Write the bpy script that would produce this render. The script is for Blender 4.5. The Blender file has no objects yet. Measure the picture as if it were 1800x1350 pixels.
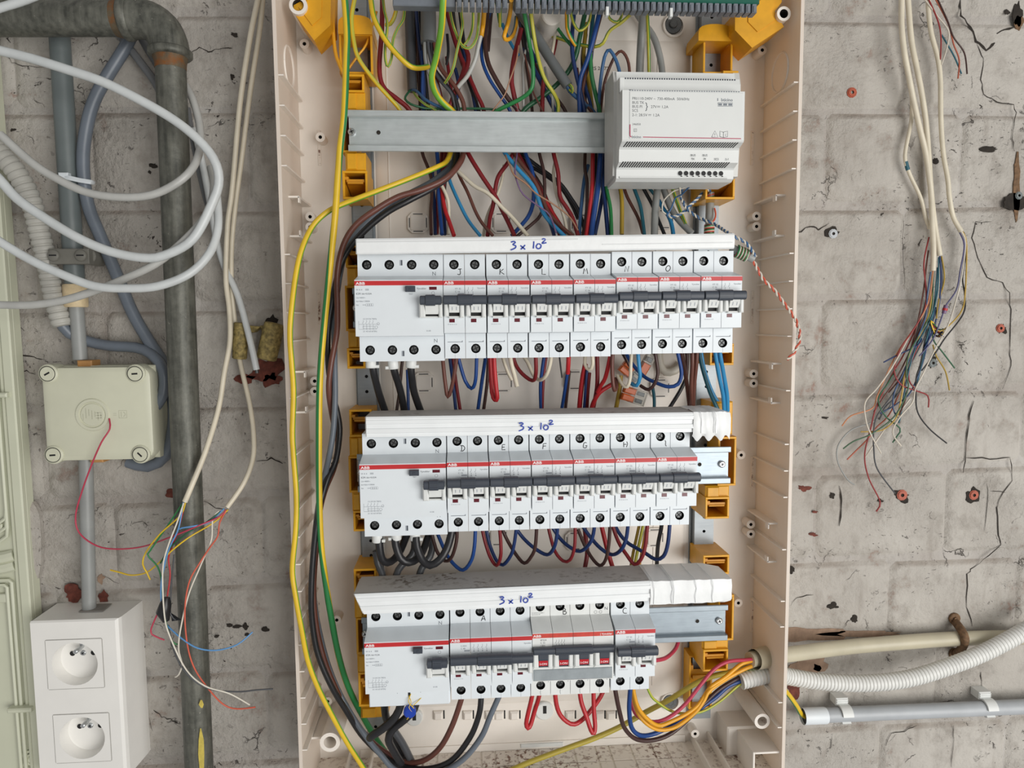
import bpy, bmesh, math, random
from mathutils import Vector, Matrix
random.seed(7)
S = bpy.context.scene
COL = S.collection
# ------------------------------------------------------------------ camera
# world: X right, Y into the wall (wall paint at y=0), Z up; camera 0.70 m in front of the wall
F = 1250.0
CAM = Vector((0.0, -0.70, 1.40))
_n = Vector((122, 14385, F)).normalized()
_h = Vector((18900, -270, F)); _h = (_h - _h.dot(_n) * _n).normalized()
AX, AZ = _h, -_n
AY = AZ.cross(AX)                                   # world axes in camera coordinates (x right, y down, z ahead)
cd = bpy.data.cameras.new('camera'); cam = bpy.data.objects.new('camera', cd); COL.objects.link(cam)
cd.sensor_width = 36.0; cd.lens = 36.0 * F / 1800.0; cd.clip_start = 0.01; cd.clip_end = 50
rot = Matrix(((AX.x, -AX.y, -AX.z), (AY.x, -AY.y, -AY.z), (AZ.x, -AZ.y, -AZ.z)))
cam.matrix_world = Matrix.Translation(CAM) @ rot.to_4x4()
S.camera = cam
# ------------------------------------------------------------------ world, daylight, exposure
S.view_settings.view_transform = 'Standard'; S.view_settings.look = 'None'
S.view_settings.exposure = 0.0; S.view_settings.gamma = 1.0; S.view_settings.use_curve_mapping = False
w = bpy.data.worlds.new('room_light'); S.world = w; w.use_nodes = True
bg = w.node_tree.nodes['Background']; bg.inputs[0].default_value = (1.0, 0.985, 0.965, 1); bg.inputs[1].default_value = 0.33
def area(name, loc, target, sx, sy, power, color):
    l = bpy.data.lights.new(name, 'AREA'); l.shape = 'RECTANGLE'; l.size = sx; l.size_y = sy; l.energy = power; l.color = color
    o = bpy.data.objects.new(name, l); COL.objects.link(o); o.location = loc
    o.rotation_euler = (Vector(target) - Vector(loc)).to_track_quat('-Z', 'Y').to_euler()
area('window_daylight', (1.1, -1.75, 1.12), (0.05, 0, 1.30), 1.4, 1.4, 33, (1.0, 0.985, 0.955))
# ------------------------------------------------------------------ geometry helpers (millimetres in, metres out)
def P(px, py, d):
    """point of the scene seen at photo pixel (px,py), d mm in front of the wall paint"""
    r = Vector((px - 900, py - 675, F)); y = r.dot(AY)
    t = (0.70 - d * .001) / y
    return Vector((r.dot(AX) * t, -d * .001, CAM.z + r.dot(AZ) * t))
def M(x, z, w):
    return Vector((x * .001, -w * .001, z * .001))
def MW(x, z, w):                                    # absolute mm (relative to the camera axis height)
    return Vector((x * .001, -w * .001, CAM.z + z * .001))
class MB:
    def __init__(s, f=M): s.v = []; s.f = []; s.m = []; s.f_ = f
    def p(s, x, z, w): s.v.append(s.f_(x, z, w)); return len(s.v) - 1
    def pv(s, v): s.v.append(Vector(v)); return len(s.v) - 1
    def face(s, idx, m=0): s.f.append(tuple(idx)); s.m.append(m)
    def quad(s, x0, x1, z0, z1, w, m=0):
        s.face([s.p(x0, z0, w), s.p(x1, z0, w), s.p(x1, z1, w), s.p(x0, z1, w)], m); return s
    def box(s, x0, x1, z0, z1, w0, w1, b=0.0, m=0):
        a = [s.p(x0, z0, w0), s.p(x1, z0, w0), s.p(x1, z1, w0), s.p(x0, z1, w0)]
        c = [s.p(x0, z0, w1 - b), s.p(x1, z0, w1 - b), s.p(x1, z1, w1 - b), s.p(x0, z1, w1 - b)]
        s.face(a[::-1], m)
        for i in range(4): s.face([a[i], a[(i + 1) % 4], c[(i + 1) % 4], c[i]], m)
        if b:
            e = [s.p(x0 + b, z0 + b, w1), s.p(x1 - b, z0 + b, w1), s.p(x1 - b, z1 - b, w1), s.p(x0 + b, z1 - b, w1)]
            for i in range(4): s.face([c[i], c[(i + 1) % 4], e[(i + 1) % 4], e[i]], m)
            c = e
        s.face(c, m); return s
    def prism(s, poly, x0, x1, m=0, skip=()):
        """poly: (z,w) points, extruded along x"""
        a = [s.p(x0, z, w) for z, w in poly]; b = [s.p(x1, z, w) for z, w in poly]; n = len(poly)
        s.face(a, m); s.face(b[::-1], m)
        for i in range(n):
            if i not in skip: s.face([a[i], b[i], b[(i + 1) % n], a[(i + 1) % n]], m)
        return s
    def plate(s, poly, w0, w1, m=0, b=0.0):
        """poly: (x,z) points, extruded outward from w0 to w1"""
        n = len(poly); a = [s.p(x, z, w0) for x, z in poly]; c = [s.p(x, z, w1) for x, z in poly]
        s.face(a[::-1], m); s.face(c, m)
        for i in range(n): s.face([a[i], a[(i + 1) % n], c[(i + 1) % n], c[i]], m)
        return s
    def cyl(s, cx, cz, r, w0, w1, n=16, m=0, r1=None, b=0.0, back=False):
        r1 = r if r1 is None else r1
        an = [2 * math.pi * i / n for i in range(n)]
        rings = [(r, w0), (r1, w1 - b)] + ([(r1 - b, w1)] if b else [])
        R = [[s.p(cx + q * math.cos(t), cz + q * math.sin(t), w) for t in an] for q, w in rings]
        for a, c in zip(R, R[1:]):
            for i in range(n): s.face([a[i], a[(i + 1) % n], c[(i + 1) % n], c[i]], m)
        s.face(R[-1], m)
        if back: s.face(R[0][::-1], m)
        return s
    def pipe(s, cx, cz, ro, ri, w0, w1, n=16, m=0, mi=None):
        """open tube standing out of a surface, with a visible bore"""
        mi = m if mi is None else mi
        an = [2 * math.pi * i / n for i in range(n)]
        R = [[s.p(cx + q * math.cos(t), cz + q * math.sin(t), w) for t in an] for q, w in ((ro, w0), (ro, w1), (ri, w1), (ri, w0 + .4))]
        for k, (a, c) in enumerate(zip(R, R[1:])):
            for i in range(n): s.face([a[i], a[(i + 1) % n], c[(i + 1) % n], c[i]], mi if k == 2 else m)
        s.face(R[3], mi); return s
    def holed(s, x0, x1, z0, z1, w, cx, cz, r, dep, m=0, mi=1, n=16, floor=True):
        """rectangle in the plane w with a round blind hole of depth dep"""
        an = [2 * math.pi * i / n for i in range(n)]
        for qx, qz in ((x0, z0), (x1, z0), (x1, z1), (x0, z1)):
            t = math.atan2(qz - cz, qx - cx) % (2 * math.pi)
            k = min(range(n), key=lambda i: abs((an[i] - t + math.pi) % (2 * math.pi) - math.pi)); an[k] = t
        an.sort(); out = []
        for t in an:
            c, q = math.cos(t), math.sin(t)
            k = min([((x1 if c > 0 else x0) - cx) / c if abs(c) > 1e-9 else 1e9, ((z1 if q > 0 else z0) - cz) / q if abs(q) > 1e-9 else 1e9])
            out.append(s.p(cx + k * c, cz + k * q, w))
        i1 = [s.p(cx + r * math.cos(t), cz + r * math.sin(t), w) for t in an]
        i2 = [s.p(cx + r * math.cos(t), cz + r * math.sin(t), w - dep) for t in an]
        for i in range(n):
            j = (i + 1) % n
            s.face([out[i], out[j], i1[j], i1[i]], m); s.face([i1[i], i1[j], i2[j], i2[i]], mi)
        if floor: s.face(i2, mi)
        return s
    def ribbon(s, pts, wd, w, m=0):
        """flat stroke through (x,z) points in the plane w"""
        L = R = None; n = len(pts)
        for i in range(n):
            a, b = pts[max(i - 1, 0)], pts[min(i + 1, n - 1)]
            dx, dz = b[0] - a[0], b[1] - a[1]; q = math.hypot(dx, dz) or 1
            k = wd[i] if isinstance(wd, (list, tuple)) else wd
            nx, nz = -dz / q * k / 2, dx / q * k / 2
            l2, r2 = s.p(pts[i][0] + nx, pts[i][1] + nz, w), s.p(pts[i][0] - nx, pts[i][1] - nz, w)
            if i: s.face([R, r2, l2, L], m)
            L, R = l2, r2
        return s
    def tube(s, pts, r, sides=8, mfun=None, cap=True, up=(0, -1, 0), tw=None):
        """sweep along world points; r is a number or a list; mfun(ring, side) -> material"""
        n = len(pts); up = Vector(up); prev = None; R = []; nrm = None
        for i in range(n):
            t = (pts[min(i + 1, n - 1)] - pts[max(i - 1, 0)])
            if t.length < 1e-9: t = prev or Vector((0, 0, 1))
            t = t.normalized()
            if nrm is None:
                nrm = up - up.dot(t) * t
                if nrm.length < 1e-3: nrm = Vector((1, 0, 0)) - t.x * t
            else: nrm = nrm - nrm.dot(t) * t
            nrm = nrm.normalized(); bi = t.cross(nrm); prev = t
            q = r[i] if isinstance(r, (list, tuple)) else r; t0 = math.radians(tw(i / n)) if tw else 0.0
            R.append([s.pv(pts[i] + q * (math.cos(2 * math.pi * k / sides + t0) * nrm + math.sin(2 * math.pi * k / sides + t0) * bi)) for k in range(sides)])
        for i in range(n - 1):
            for k in range(sides):
                j = (k + 1) % sides
                s.face([R[i][k], R[i][j], R[i + 1][j], R[i + 1][k]], mfun(i, k) if mfun else 0)
        if cap: s.face(R[0][::-1], mfun(0, 0) if mfun else 0); s.face(R[-1], mfun(n - 1, 0) if mfun else 0)
        return s
    def mesh(s, name, mats, smooth=True, ang=35):
        me = bpy.data.meshes.new(name); me.from_pydata(s.v, [], s.f)
        for q in (mats if isinstance(mats, (list, tuple)) else [mats]): me.materials.append(q)
        me.polygons.foreach_set('material_index', s.m)
        if smooth:
            me.polygons.foreach_set('use_smooth', [True] * len(s.f)); me.update()
            try: me.set_sharp_from_angle(angle=math.radians(ang))
            except Exception: pass
        me.update(); return me
def link(name, me, parent=None, mat=None):
    o = bpy.data.objects.new(name, me); COL.objects.link(o)
    if parent is not None: o.parent = parent
    if mat is not None: o.matrix_world = mat
    return o
def tag(o, label, cat, group=None):
    o['label'] = label; o['category'] = cat
    if group: o['group'] = group
    return o
def thing(name, label, cat, x=0, z=0, d=0, group=None, tilt=0):
    """an Empty at (x,z) mm from the camera axis, d mm out of the wall; its parts use the local frame x,z,w"""
    o = bpy.data.objects.new(name, None); COL.objects.link(o); o.empty_display_size = .01
    o.location = MW(x, z, d); o.rotation_euler = (0, -math.radians(tilt), 0)
    return tag(o, label, cat, group)
def part(name, mb, mats, parent, smooth=True, label=None):
    o = link(name, mb.mesh(name, mats, smooth), parent)
    if name in ('print', 'logo_print', 'vent_row', 'scratch_mark', 'embossed_mark'): o['kind'] = 'stuff'
    if label: o['label'] = label
    return o
def recenter(o):
    me = o.data
    c = sum((v.co for v in me.vertices), Vector()) / max(len(me.vertices), 1)
    me.transform(Matrix.Translation(-c)); o.location = c
def spline(pts, step):
    out = []; n = len(pts)
    for i in range(n - 1):
        a, b, c, d = pts[max(i - 1, 0)], pts[i], pts[i + 1], pts[min(i + 2, n - 1)]
        k = max(2, min(14, int((c - b).length / step)))
        for j in range(k):
            t = j / k; t2, t3 = t * t, t * t * t
            out.append(.5 * ((2 * b) + (c - a) * t + (2 * a - 5 * b + 4 * c - d) * t2 + (3 * b - a - 3 * c + d) * t3))
    out.append(pts[-1]); return out
def pxpath(txt):
    """'x,y,d x,y x,y,d' photo pixels with depth; missing depths are interpolated"""
    raw = [[float(q) for q in t.split(',')] for t in txt.split()]
    ds = [r[2] if len(r) > 2 else None for r in raw]
    known = [i for i, q in enumerate(ds) if q is not None]
    for i in range(len(ds)):
        if ds[i] is None:
            lo = [k for k in known if k < i]; hi = [k for k in known if k > i]
            if lo and hi:
                a, b = lo[-1], hi[0]; ds[i] = ds[a] + (ds[b] - ds[a]) * (i - a) / (b - a)
            else: ds[i] = ds[lo[-1]] if lo else ds[hi[0]]
    return [P(r[0], r[1], q) for r, q in zip(raw, ds)]
# ------------------------------------------------------------------ materials
def lin(c):
    c /= 255.0
    return c / 12.92 if c <= .04045 else ((c + .055) / 1.055) ** 2.4
def rgb(r, g, b): return (lin(r), lin(g), lin(b), 1)
MATS = {}
class NT:
    def __init__(s, name):
        s.mat = bpy.data.materials.new(name); s.mat.use_nodes = True
        s.t = s.mat.node_tree; s.b = s.t.nodes['Principled BSDF']
    def n(s, typ, **kw):
        q = s.t.nodes.new(typ)
        for k, v in kw.items(): setattr(q, k, v)
        return q
    def l(s, a, b): s.t.links.new(a, b)
    def coord(s, world=False, scale=None):
        if world: o = s.n('ShaderNodeNewGeometry').outputs['Position']
        else: o = s.n('ShaderNodeTexCoord').outputs['Object']
        if scale:
            m = s.n('ShaderNodeMapping'); m.inputs['Scale'].default_value = scale; s.l(o, m.inputs['Vector']); o = m.outputs[0]
        return o
    def noise(s, vec, scale, detail=3, rough=.55, dist=0):
        q = s.n('ShaderNodeTexNoise'); s.l(vec, q.inputs['Vector'])
        q.inputs['Scale'].default_value = scale; q.inputs['Detail'].default_value = detail
        q.inputs['Roughness'].default_value = rough; q.inputs['Distortion'].default_value = dist
        return q.outputs['Fac']
    def ramp(s, fac, stops):
        q = s.n('ShaderNodeValToRGB'); e = q.color_ramp.elements
        while len(e) < len(stops): e.new(.5)
        for k, (p, c) in zip(e, stops):
            k.position = p; k.color = c if isinstance(c, tuple) else (c, c, c, 1)
        s.l(fac, q.inputs[0]); return q.outputs[0]
    def mix(s, fac, a, b, mode='MIX'):
        q = s.n('ShaderNodeMixRGB', blend_type=mode)
        for i, v in ((0, fac), (1, a), (2, b)):
            if isinstance(v, (float, int)): q.inputs[i].default_value = v
            elif isinstance(v, tuple): q.inputs[i].default_value = v
            else: s.l(v, q.inputs[i])
        return q.outputs[0]
    def math(s, op, a, b):
        q = s.n('ShaderNodeMath', operation=op)
        for i, v in ((0, a), (1, b)):
            if isinstance(v, (float, int)): q.inputs[i].default_value = v
            else: s.l(v, q.inputs[i])
        return q.outputs[0]
    def bump(s, h, strength, dist=.001):
        q = s.n('ShaderNodeBump'); q.inputs['Strength'].default_value = strength; q.inputs['Distance'].default_value = dist
        s.l(h, q.inputs['Height']); s.l(q.outputs[0], s.b.inputs['Normal'])
    def color(s, c):
        if isinstance(c, tuple): s.b.inputs['Base Color'].default_value = c
        else: s.l(c, s.b.inputs['Base Color'])
def mat(name, c, rough=.45, metal=0.0, var=.06, scale=60, bump=0.0, bscale=300, coat=0.0):
    if name in MATS: return MATS[name]
    t = NT(name); co = t.coord()
    f = t.noise(co, scale, 4)
    dk = tuple(max(0, q * (1 - 2.2 * var)) for q in rgb(*c)[:3]) + (1,)
    lt = tuple(min(1, q * (1 + 1.2 * var)) for q in rgb(*c)[:3]) + (1,)
    t.color(t.ramp(f, [(.3, dk), (.7, lt)]))
    t.b.inputs['Roughness'].default_value = rough; t.b.inputs['Metallic'].default_value = metal
    t.b.inputs['Coat Weight'].default_value = coat
    if bump: t.bump(t.noise(co, bscale, 5), bump)
    MATS[name] = t.mat; return t.mat
def wall_paint(name, base, dark):
    t = NT(name); co = t.coord(world=True)
    col = t.mix(t.ramp(t.noise(co, 7, 6, .6), [(.33, 0.0), (.68, 1.0)]), rgb(*base), rgb(*dark))
    soot = t.ramp(t.noise(co, 30, 6, .68), [(.50, 0.0), (.72, .55)])
    col = t.mix(soot, col, rgb(118, 108, 98))
    st = t.coord(world=True, scale=(1.0, 1.0, .25))
    col = t.mix(t.ramp(t.noise(st, 60, 4), [(.56, 0.0), (.72, .30)]), col, rgb(120, 108, 97))
    red = t.math('MULTIPLY', t.ramp(t.noise(co, 30, 6, .7), [(.58, 0.0), (.67, 1.0)]), t.ramp(t.noise(co, 6.5, 2), [(.50, 0.0), (.64, .75)]))
    col = t.mix(red, col, rgb(150, 112, 96))
    sep = t.n('ShaderNodeSeparateXYZ'); t.l(t.n('ShaderNodeNewGeometry').outputs['Normal'], sep.inputs[0])
    dust = t.math('MULTIPLY', t.ramp(sep.outputs[2], [(.18, 0.0), (.55, 1.0)]), t.ramp(t.noise(co, 24, 4), [(.35, .10), (.66, .75)]))
    col = t.mix(dust, col, rgb(124, 106, 92))
    cl = t.ramp(t.noise(co, 9, 4, .65), [(.49, 0.0), (.62, 1.0)])
    sv = t.coord(world=True, scale=(.55, 1, 1.0))
    s1 = t.ramp(t.noise(sv, 250, 3, .6, .8), [(.672, 0.0), (.695, 1.0)])
    s2 = t.ramp(t.noise(co, 85, 6, .74, .9), [(.625, 0.0), (.648, 1.0)])
    v = t.n('ShaderNodeTexVoronoi', feature='DISTANCE_TO_EDGE'); v.inputs['Scale'].default_value = 34
    wq = t.mix(.035, co, t.n('ShaderNodeTexNoise').outputs['Color'], 'ADD'); t.l(wq, v.inputs['Vector'])
    nz = [q for q in t.t.nodes if q.bl_idname == 'ShaderNodeTexNoise'][-1]; t.l(co, nz.inputs['Vector']); nz.inputs['Scale'].default_value = 60; nz.inputs['Detail'].default_value = 4
    hair = t.math('MULTIPLY', t.ramp(v.outputs['Distance'], [(.006, 1.0), (.022, 0.0)]), t.ramp(t.noise(co, 16, 4, .6), [(.59, 0.0), (.66, .7)]))
    sp = t.math('MAXIMUM', t.math('MULTIPLY', t.math('MAXIMUM', s1, s2), cl), hair)
    col = t.mix(sp, col, rgb(54, 46, 40)); t.color(col)
    t.b.inputs['Roughness'].default_value = .72
    h = t.math('SUBTRACT', t.math('ADD', t.noise(co, 40, 8, .66), t.math('MULTIPLY', t.math('MULTIPLY', t.noise(co, 190, 5, .65), t.ramp(t.noise(co, 10, 3), [(.42, .1), (.60, 1.0)])), .8)), t.math('MULTIPLY', sp, .8))
    t.bump(h, 1.0, .0042); MATS[name] = t.mat; return t.mat
def pipe_metal(name, c1, c2, rough=.5, rust=.0):
    t = NT(name); co = t.coord(world=True); st = t.coord(world=True, scale=(1.6, 1.6, .12))
    col = t.mix(t.ramp(t.mix(.5, t.noise(st, 130, 5), t.noise(co, 60, 7, .7)), [(.36, 0.0), (.62, 1.0)]), rgb(*c1), rgb(*c2))
    col = t.mix(t.ramp(t.noise(co, 300, 3), [(.68, 0.0), (.76, .5)]), col, rgb(175, 172, 160))
    if rust: col = t.mix(t.ramp(t.noise(co, 70, 5, .65), [(.5 - rust, 0.0), (.66 - rust, 1.0)]), col, rgb(128, 80, 38))
    t.color(col); t.b.inputs['Metallic'].default_value = .25; t.b.inputs['Roughness'].default_value = rough
    t.bump(t.noise(co, 240, 5), .3); MATS[name] = t.mat; return t.mat
def dirty(name, c, dirt, amount, scale=220, zscale=18):
    t = NT(name); co = t.coord(world=True)
    d = t.math('MULTIPLY', t.ramp(t.noise(co, scale, 4, .6), [(.52, 0.0), (.60, 1.0)]), t.ramp(t.noise(co, zscale, 3), [(.5 - amount, 0.0), (.75 - amount, 1.0)]))
    t.color(t.mix(d, rgb(*c), rgb(*dirt))); t.b.inputs['Roughness'].default_value = .55
    MATS[name] = t.mat; return t.mat
def galv(name, c, rough=.34):
    t = NT(name); st = t.coord(scale=(.15, 1, 1.6))
    f = t.noise(st, 420, 4); g = t.noise(t.coord(), 90, 2)
    col = t.mix(t.ramp(f, [(.3, 0.0), (.7, 1.0)]), rgb(*[int(q * .95) for q in c]), rgb(*c))
    t.color(t.mix(t.ramp(g, [(.4, 0.0), (.7, .25)]), col, rgb(*[min(255, int(q * 1.1)) for q in c])))
    t.b.inputs['Metallic'].default_value = .55; t.b.inputs['Roughness'].default_value = rough
    MATS[name] = t.mat; return t.mat
PAINT = wall_paint('white_brick_paint', (196, 191, 183), (172, 166, 158))
MORTAR = wall_paint('painted_joint', (192, 188, 182), (166, 158, 150))
ENC = mat('ivory_plastic', (239, 232, 223), .42, var=.02, scale=25)
def thin_plastic():
    t = NT('thin_ivory_plastic'); t.color(rgb(240, 230, 219)); t.b.inputs['Roughness'].default_value = .42
    tr = t.n('ShaderNodeBsdfTranslucent'); tr.inputs[0].default_value = rgb(250, 234, 214)
    m = t.n('ShaderNodeMixShader'); m.inputs[0].default_value = .26
    t.l(t.b.outputs[0], m.inputs[1]); t.l(tr.outputs[0], m.inputs[2]); t.l(m.outputs[0], t.t.nodes['Material Output'].inputs[0])
    return t.mat
ENCT = thin_plastic()
ENCD = dirty('dusty_ivory_plastic', (232, 224, 214), (120, 84, 68), .14)
WHITE = mat('white_plastic', (227, 233, 237), .38, var=.012, scale=40)
WHITE2 = mat('aged_white_plastic', (229, 231, 229), .42, var=.03, scale=60)
SOCK = mat('socket_white', (240, 238, 233), .35, var=.015, scale=30)
TAPE = mat('white_vinyl_tape', (240, 242, 242), .4, var=.015, scale=70, bump=.25, bscale=160)
TRUNK = mat('white_pvc_lid', (240, 243, 244), .36, var=.015, scale=60)
TRUNKTOP = dirty('shaded_dusty_pvc_top', (192, 188, 184), (120, 108, 98), .05, 160, 30)  # grey base paints the shade on the lid tops; brown specks are dust
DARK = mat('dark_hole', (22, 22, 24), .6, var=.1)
SLATE = mat('slate_grey_toggle', (62, 68, 78), .42, var=.04)
RED = mat('red_stripe', (196, 40, 44), .4, var=.03)
MAROON = mat('maroon_window', (96, 18, 34), .25, var=.05)
INK = mat('grey_print_ink', (120, 126, 134), .6, var=.05)
INKD = mat('dark_print_ink', (70, 74, 80), .6, var=.05)
INKL = mat('pale_print_ink', (160, 166, 174), .6, var=.05)
PENCIL = mat('pen_ink', (34, 34, 38), .6, var=.1)
BLUEPEN = mat('blue_marker', (28, 62, 168), .5, var=.05)
WPRINT = mat('white_print', (245, 240, 240), .5, var=.01)
CRIMSON = mat('crimson_print', (178, 44, 84), .5, var=.03)
STEELS = mat('screw_steel', (104, 106, 106), .42, .75, var=.1, scale=900)
BRIGHT = mat('bright_zinc', (205, 208, 210), .25, .85, var=.08, scale=700)
GALV = galv('galvanised_rail', (206, 212, 212))
GALVB = galv('bluish_galvanised_rail', (150, 160, 168))
GALV2 = galv('galvanised_strut', (150, 156, 160), .42)
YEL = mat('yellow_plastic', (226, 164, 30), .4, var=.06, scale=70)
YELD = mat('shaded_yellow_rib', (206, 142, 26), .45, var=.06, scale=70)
PSUW = mat('light_grey_plastic', (222, 224, 222), .4, var=.012, scale=40)
TBG = mat('terminal_grey', (118, 124, 132), .4, var=.06, scale=120)
TBGREEN = mat('terminal_green', (20, 92, 76), .4, var=.05)
GREYPVC = mat('grey_pvc', (150, 152, 150), .42, var=.05, scale=40)
GREYPVC2 = mat('pale_grey_pvc', (176, 180, 184), .4, var=.04, scale=40)
DKPVC = mat('dark_grey_pvc', (104, 112, 112), .42, var=.05, scale=40)
BLUEGREY = mat('blue_grey_sheath', (74, 78, 84), .4, var=.05, scale=40)
CREAMPVC = mat('cream_pvc', (196, 188, 164), .4, var=.05, scale=30)
CORRW = mat('white_corrugated', (224, 224, 220), .45, var=.03, scale=40)
CORRG = mat('grey_corrugated', (186, 184, 176), .5, var=.05, scale=40)
JBOX = mat('khaki_white_plastic', (208, 208, 186), .4, var=.025, scale=30)
CABINET = mat('pale_green_enamel', (206, 208, 186), .4, var=.02, scale=20)
STEELPIPE = pipe_metal('weathered_steel_pipe', (66, 67, 61), (116, 116, 107))
RUSTED = pipe_metal('rusted_steel', (84, 74, 60), (112, 98, 76), .7, .05)
RUST = mat('rusty_clip', (120, 92, 66), .75, .2, var=.25, scale=220, bump=.4)
BRICKRED = mat('bare_brick', (112, 58, 46), .85, var=.25, scale=160, bump=.6, bscale=260)
BROWNPLASTER = mat('brown_plaster', (158, 132, 112), .9, var=.12, scale=120, bump=.4)
SOOT = mat('crack_dark', (46, 40, 34), .9, var=.2, scale=200)
CLAMPG = mat('dull_clamp_grey', (122, 120, 112), .5, var=.06)
CORK = mat('mottled_yellow_clip', (156, 138, 84), .7, var=.3, scale=260, bump=.5)
PLUGO = mat('orange_wall_plug', (172, 78, 48), .5, var=.12, scale=200)
AMBER = mat('orange_lever', (216, 104, 44), .3, var=.05)
PATCHY = mat('yellow_paint_drip', (206, 186, 88), .6, var=.1, scale=200)
def clear(name):
    t = NT(name); t.color(rgb(232, 232, 226)); t.b.inputs['Roughness'].default_value = .12
    t.b.inputs['Transmission Weight'].default_value = .75; t.b.inputs['IOR'].default_value = 1.2
    f = t.noise(t.coord(), 400, 2); t.bump(f, .05)
    MATS[name] = t.mat; return t.mat
CLEAR = clear('clear_polycarbonate')
WC = {'green': (44, 128, 70), 'yellow': (228, 190, 44), 'lime': (110, 172, 56), 'olive': (188, 182, 66), 'red': (184, 38, 44), 'darkred': (124, 28, 34),
      'pink': (190, 62, 86), 'blue': (24, 66, 132), 'navy': (26, 50, 100), 'sky': (50, 138, 188), 'steelblue': (62, 104, 150), 'teal': (30, 92, 108), 'brown': (104, 62, 52),
      'darkbrown': (66, 42, 38), 'copper': (166, 124, 98), 'white': (224, 218, 204), 'cream': (220, 211, 190), 'oliveyellow': (182, 164, 66), 'dullred': (146, 48, 48), 'dullgreen': (62, 98, 68), 'dullyellow': (184, 152, 66), 'dullorange': (198, 132, 92), 'dullblue': (54, 80, 120), 'dullsalmon': (178, 92, 68), 'dullwhite': (208, 200, 186), 'dullviolet': (86, 84, 122), 'grey': (152, 154, 152),
      'greysheath': (106, 109, 110), 'darkgrey': (74, 76, 80), 'black': (34, 34, 37), 'purple': (118, 92, 128), 'ochre': (170, 140, 44),
      'orange': (222, 152, 104), 'redorange': (212, 96, 72), 'lightblue': (96, 152, 206), 'bluegrey': (104, 112, 122), 'loopwhite': (206, 210, 210),
      'loopgrey': (184, 184, 180), 'amberyellow': (232, 166, 36), 'darkgreen': (36, 92, 60), 'midgrey': (116, 118, 120)}
def wm(c): return mat(c.replace('grey', 'gray_') + '_insulation' if False else c + '_insulation', WC[c], .36, var=.05, scale=50)
# ------------------------------------------------------------------ lettering
FONT = {}
def text_mesh(mb, txt, x, z, size, w, align='LEFT', m=0, sx=1.0, bold=0.0):
    k = (txt, align, bold)
    if k not in FONT:
        c = bpy.data.curves.new('t', 'FONT'); c.body = txt; c.size = 1.0; c.align_x = align; c.resolution_u = 2; c.offset = bold
        o = bpy.data.objects.new('t', c); COL.objects.link(o)
        me = bpy.data.meshes.new_from_object(o.evaluated_get(bpy.context.evaluated_depsgraph_get()))
        FONT[k] = ([v.co.copy() for v in me.vertices], [tuple(p.vertices) for p in me.polygons])
        bpy.data.objects.remove(o); bpy.data.curves.remove(c); bpy.data.meshes.remove(me)
    vs, fs = FONT[k]; b = len(mb.v)
    for v in vs: mb.p(x + v.x * size * sx, z + v.y * size, w)
    for f in fs: mb.face([b + i for i in f], m)
    return mb
STROKE = {  # handwriting on a 0..1 square
 'A': [[(0, 0), (.5, 1), (.62, .95), (.9, .05)], [(.12, .35), (.85, .4)]], 'B': [[(.1, 0), (.15, 1), (.6, .95), (.65, .7), (.25, .55), (.8, .45), (.85, .15), (.5, 0), (.1, .03)]],
 'C': [[(.9, .85), (.5, 1), (.15, .7), (.1, .3), (.4, .02), (.95, .0)]], 'D': [[(.35, .95), (.3, .1)], [(0, .95), (.6, .95), (.95, .65), (.95, .35), (.6, .02), (.05, 0)]],
 'E': [[(.8, .98), (.2, .95), (.15, .5), (.1, .02), (.85, .05)], [(.15, .5), (.7, .52)]], 'F': [[(.05, 0), (.15, .5), (.2, .95), (.9, 1)], [(.15, .52), (.8, .55)]],
 'G': [[(.8, .95), (.3, .98), (.1, .6), (.1, .1), (.6, .05), (.85, .3)], [(.5, .42), (.95, .42)]], 'H': [[(.05, .95), (.1, 0)], [(.1, .5), (.7, .5)], [(.75, 1), (.95, .6), (.7, 0)]],
 'I': [[(.3, 1), (.5, .9), (.5, .2), (.7, 0)]], 'J': [[(.2, .95), (.95, 1)], [(.6, 1), (.7, .3), (.5, .02), (.05, .1)]], 'K': [[(.15, 1), (.05, 0)], [(.85, .95), (.15, .5), (1, .05)]],
 'L': [[(.1, 1), (.1, .02), (.9, 0)]], 'M': [[(0, 0), (.2, .95), (.45, .45), (.75, .95), (.95, 0)]], 'N': [[(0, 0), (.2, 1), (.7, .02), (.9, 1)]],
 'O': [[(.6, 1), (.2, .8), (0, .35), (.3, 0), (.75, .15), (1, .6), (.75, .98), (.45, .98)]],
 '3': [[(.05, .9), (.5, 1), (.75, .85), (.35, .58), (.8, .4), (.7, .1), (.0, -.15)]], 'x': [[(0, .5), (.6, 0)], [(.05, 0), (.6, .55)]],
 '1': [[(.3, 1), (.2, 0)]], '0': [[(.3, .62), (.05, .3), (.25, .0), (.6, .1), (.65, .45), (.35, .6)]], '2': [[(0, .8), (.3, 1), (.6, .8), (.05, .1), (.8, .2)]]}
def hand(mb, ch, x, z, sx, sz, wd, w, m=0):
    for st in STROKE[ch]:
        pts = [Vector((x + a * sx, z + b * sz, 0)) for a, b in st]
        sm = spline(pts, min(sx, sz) * .12) if len(pts) > 2 and ch not in 'LMNFEHAK' else pts
        mb.ribbon([(p.x, p.y) for p in sm], wd, w, m)
    return mb
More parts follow.
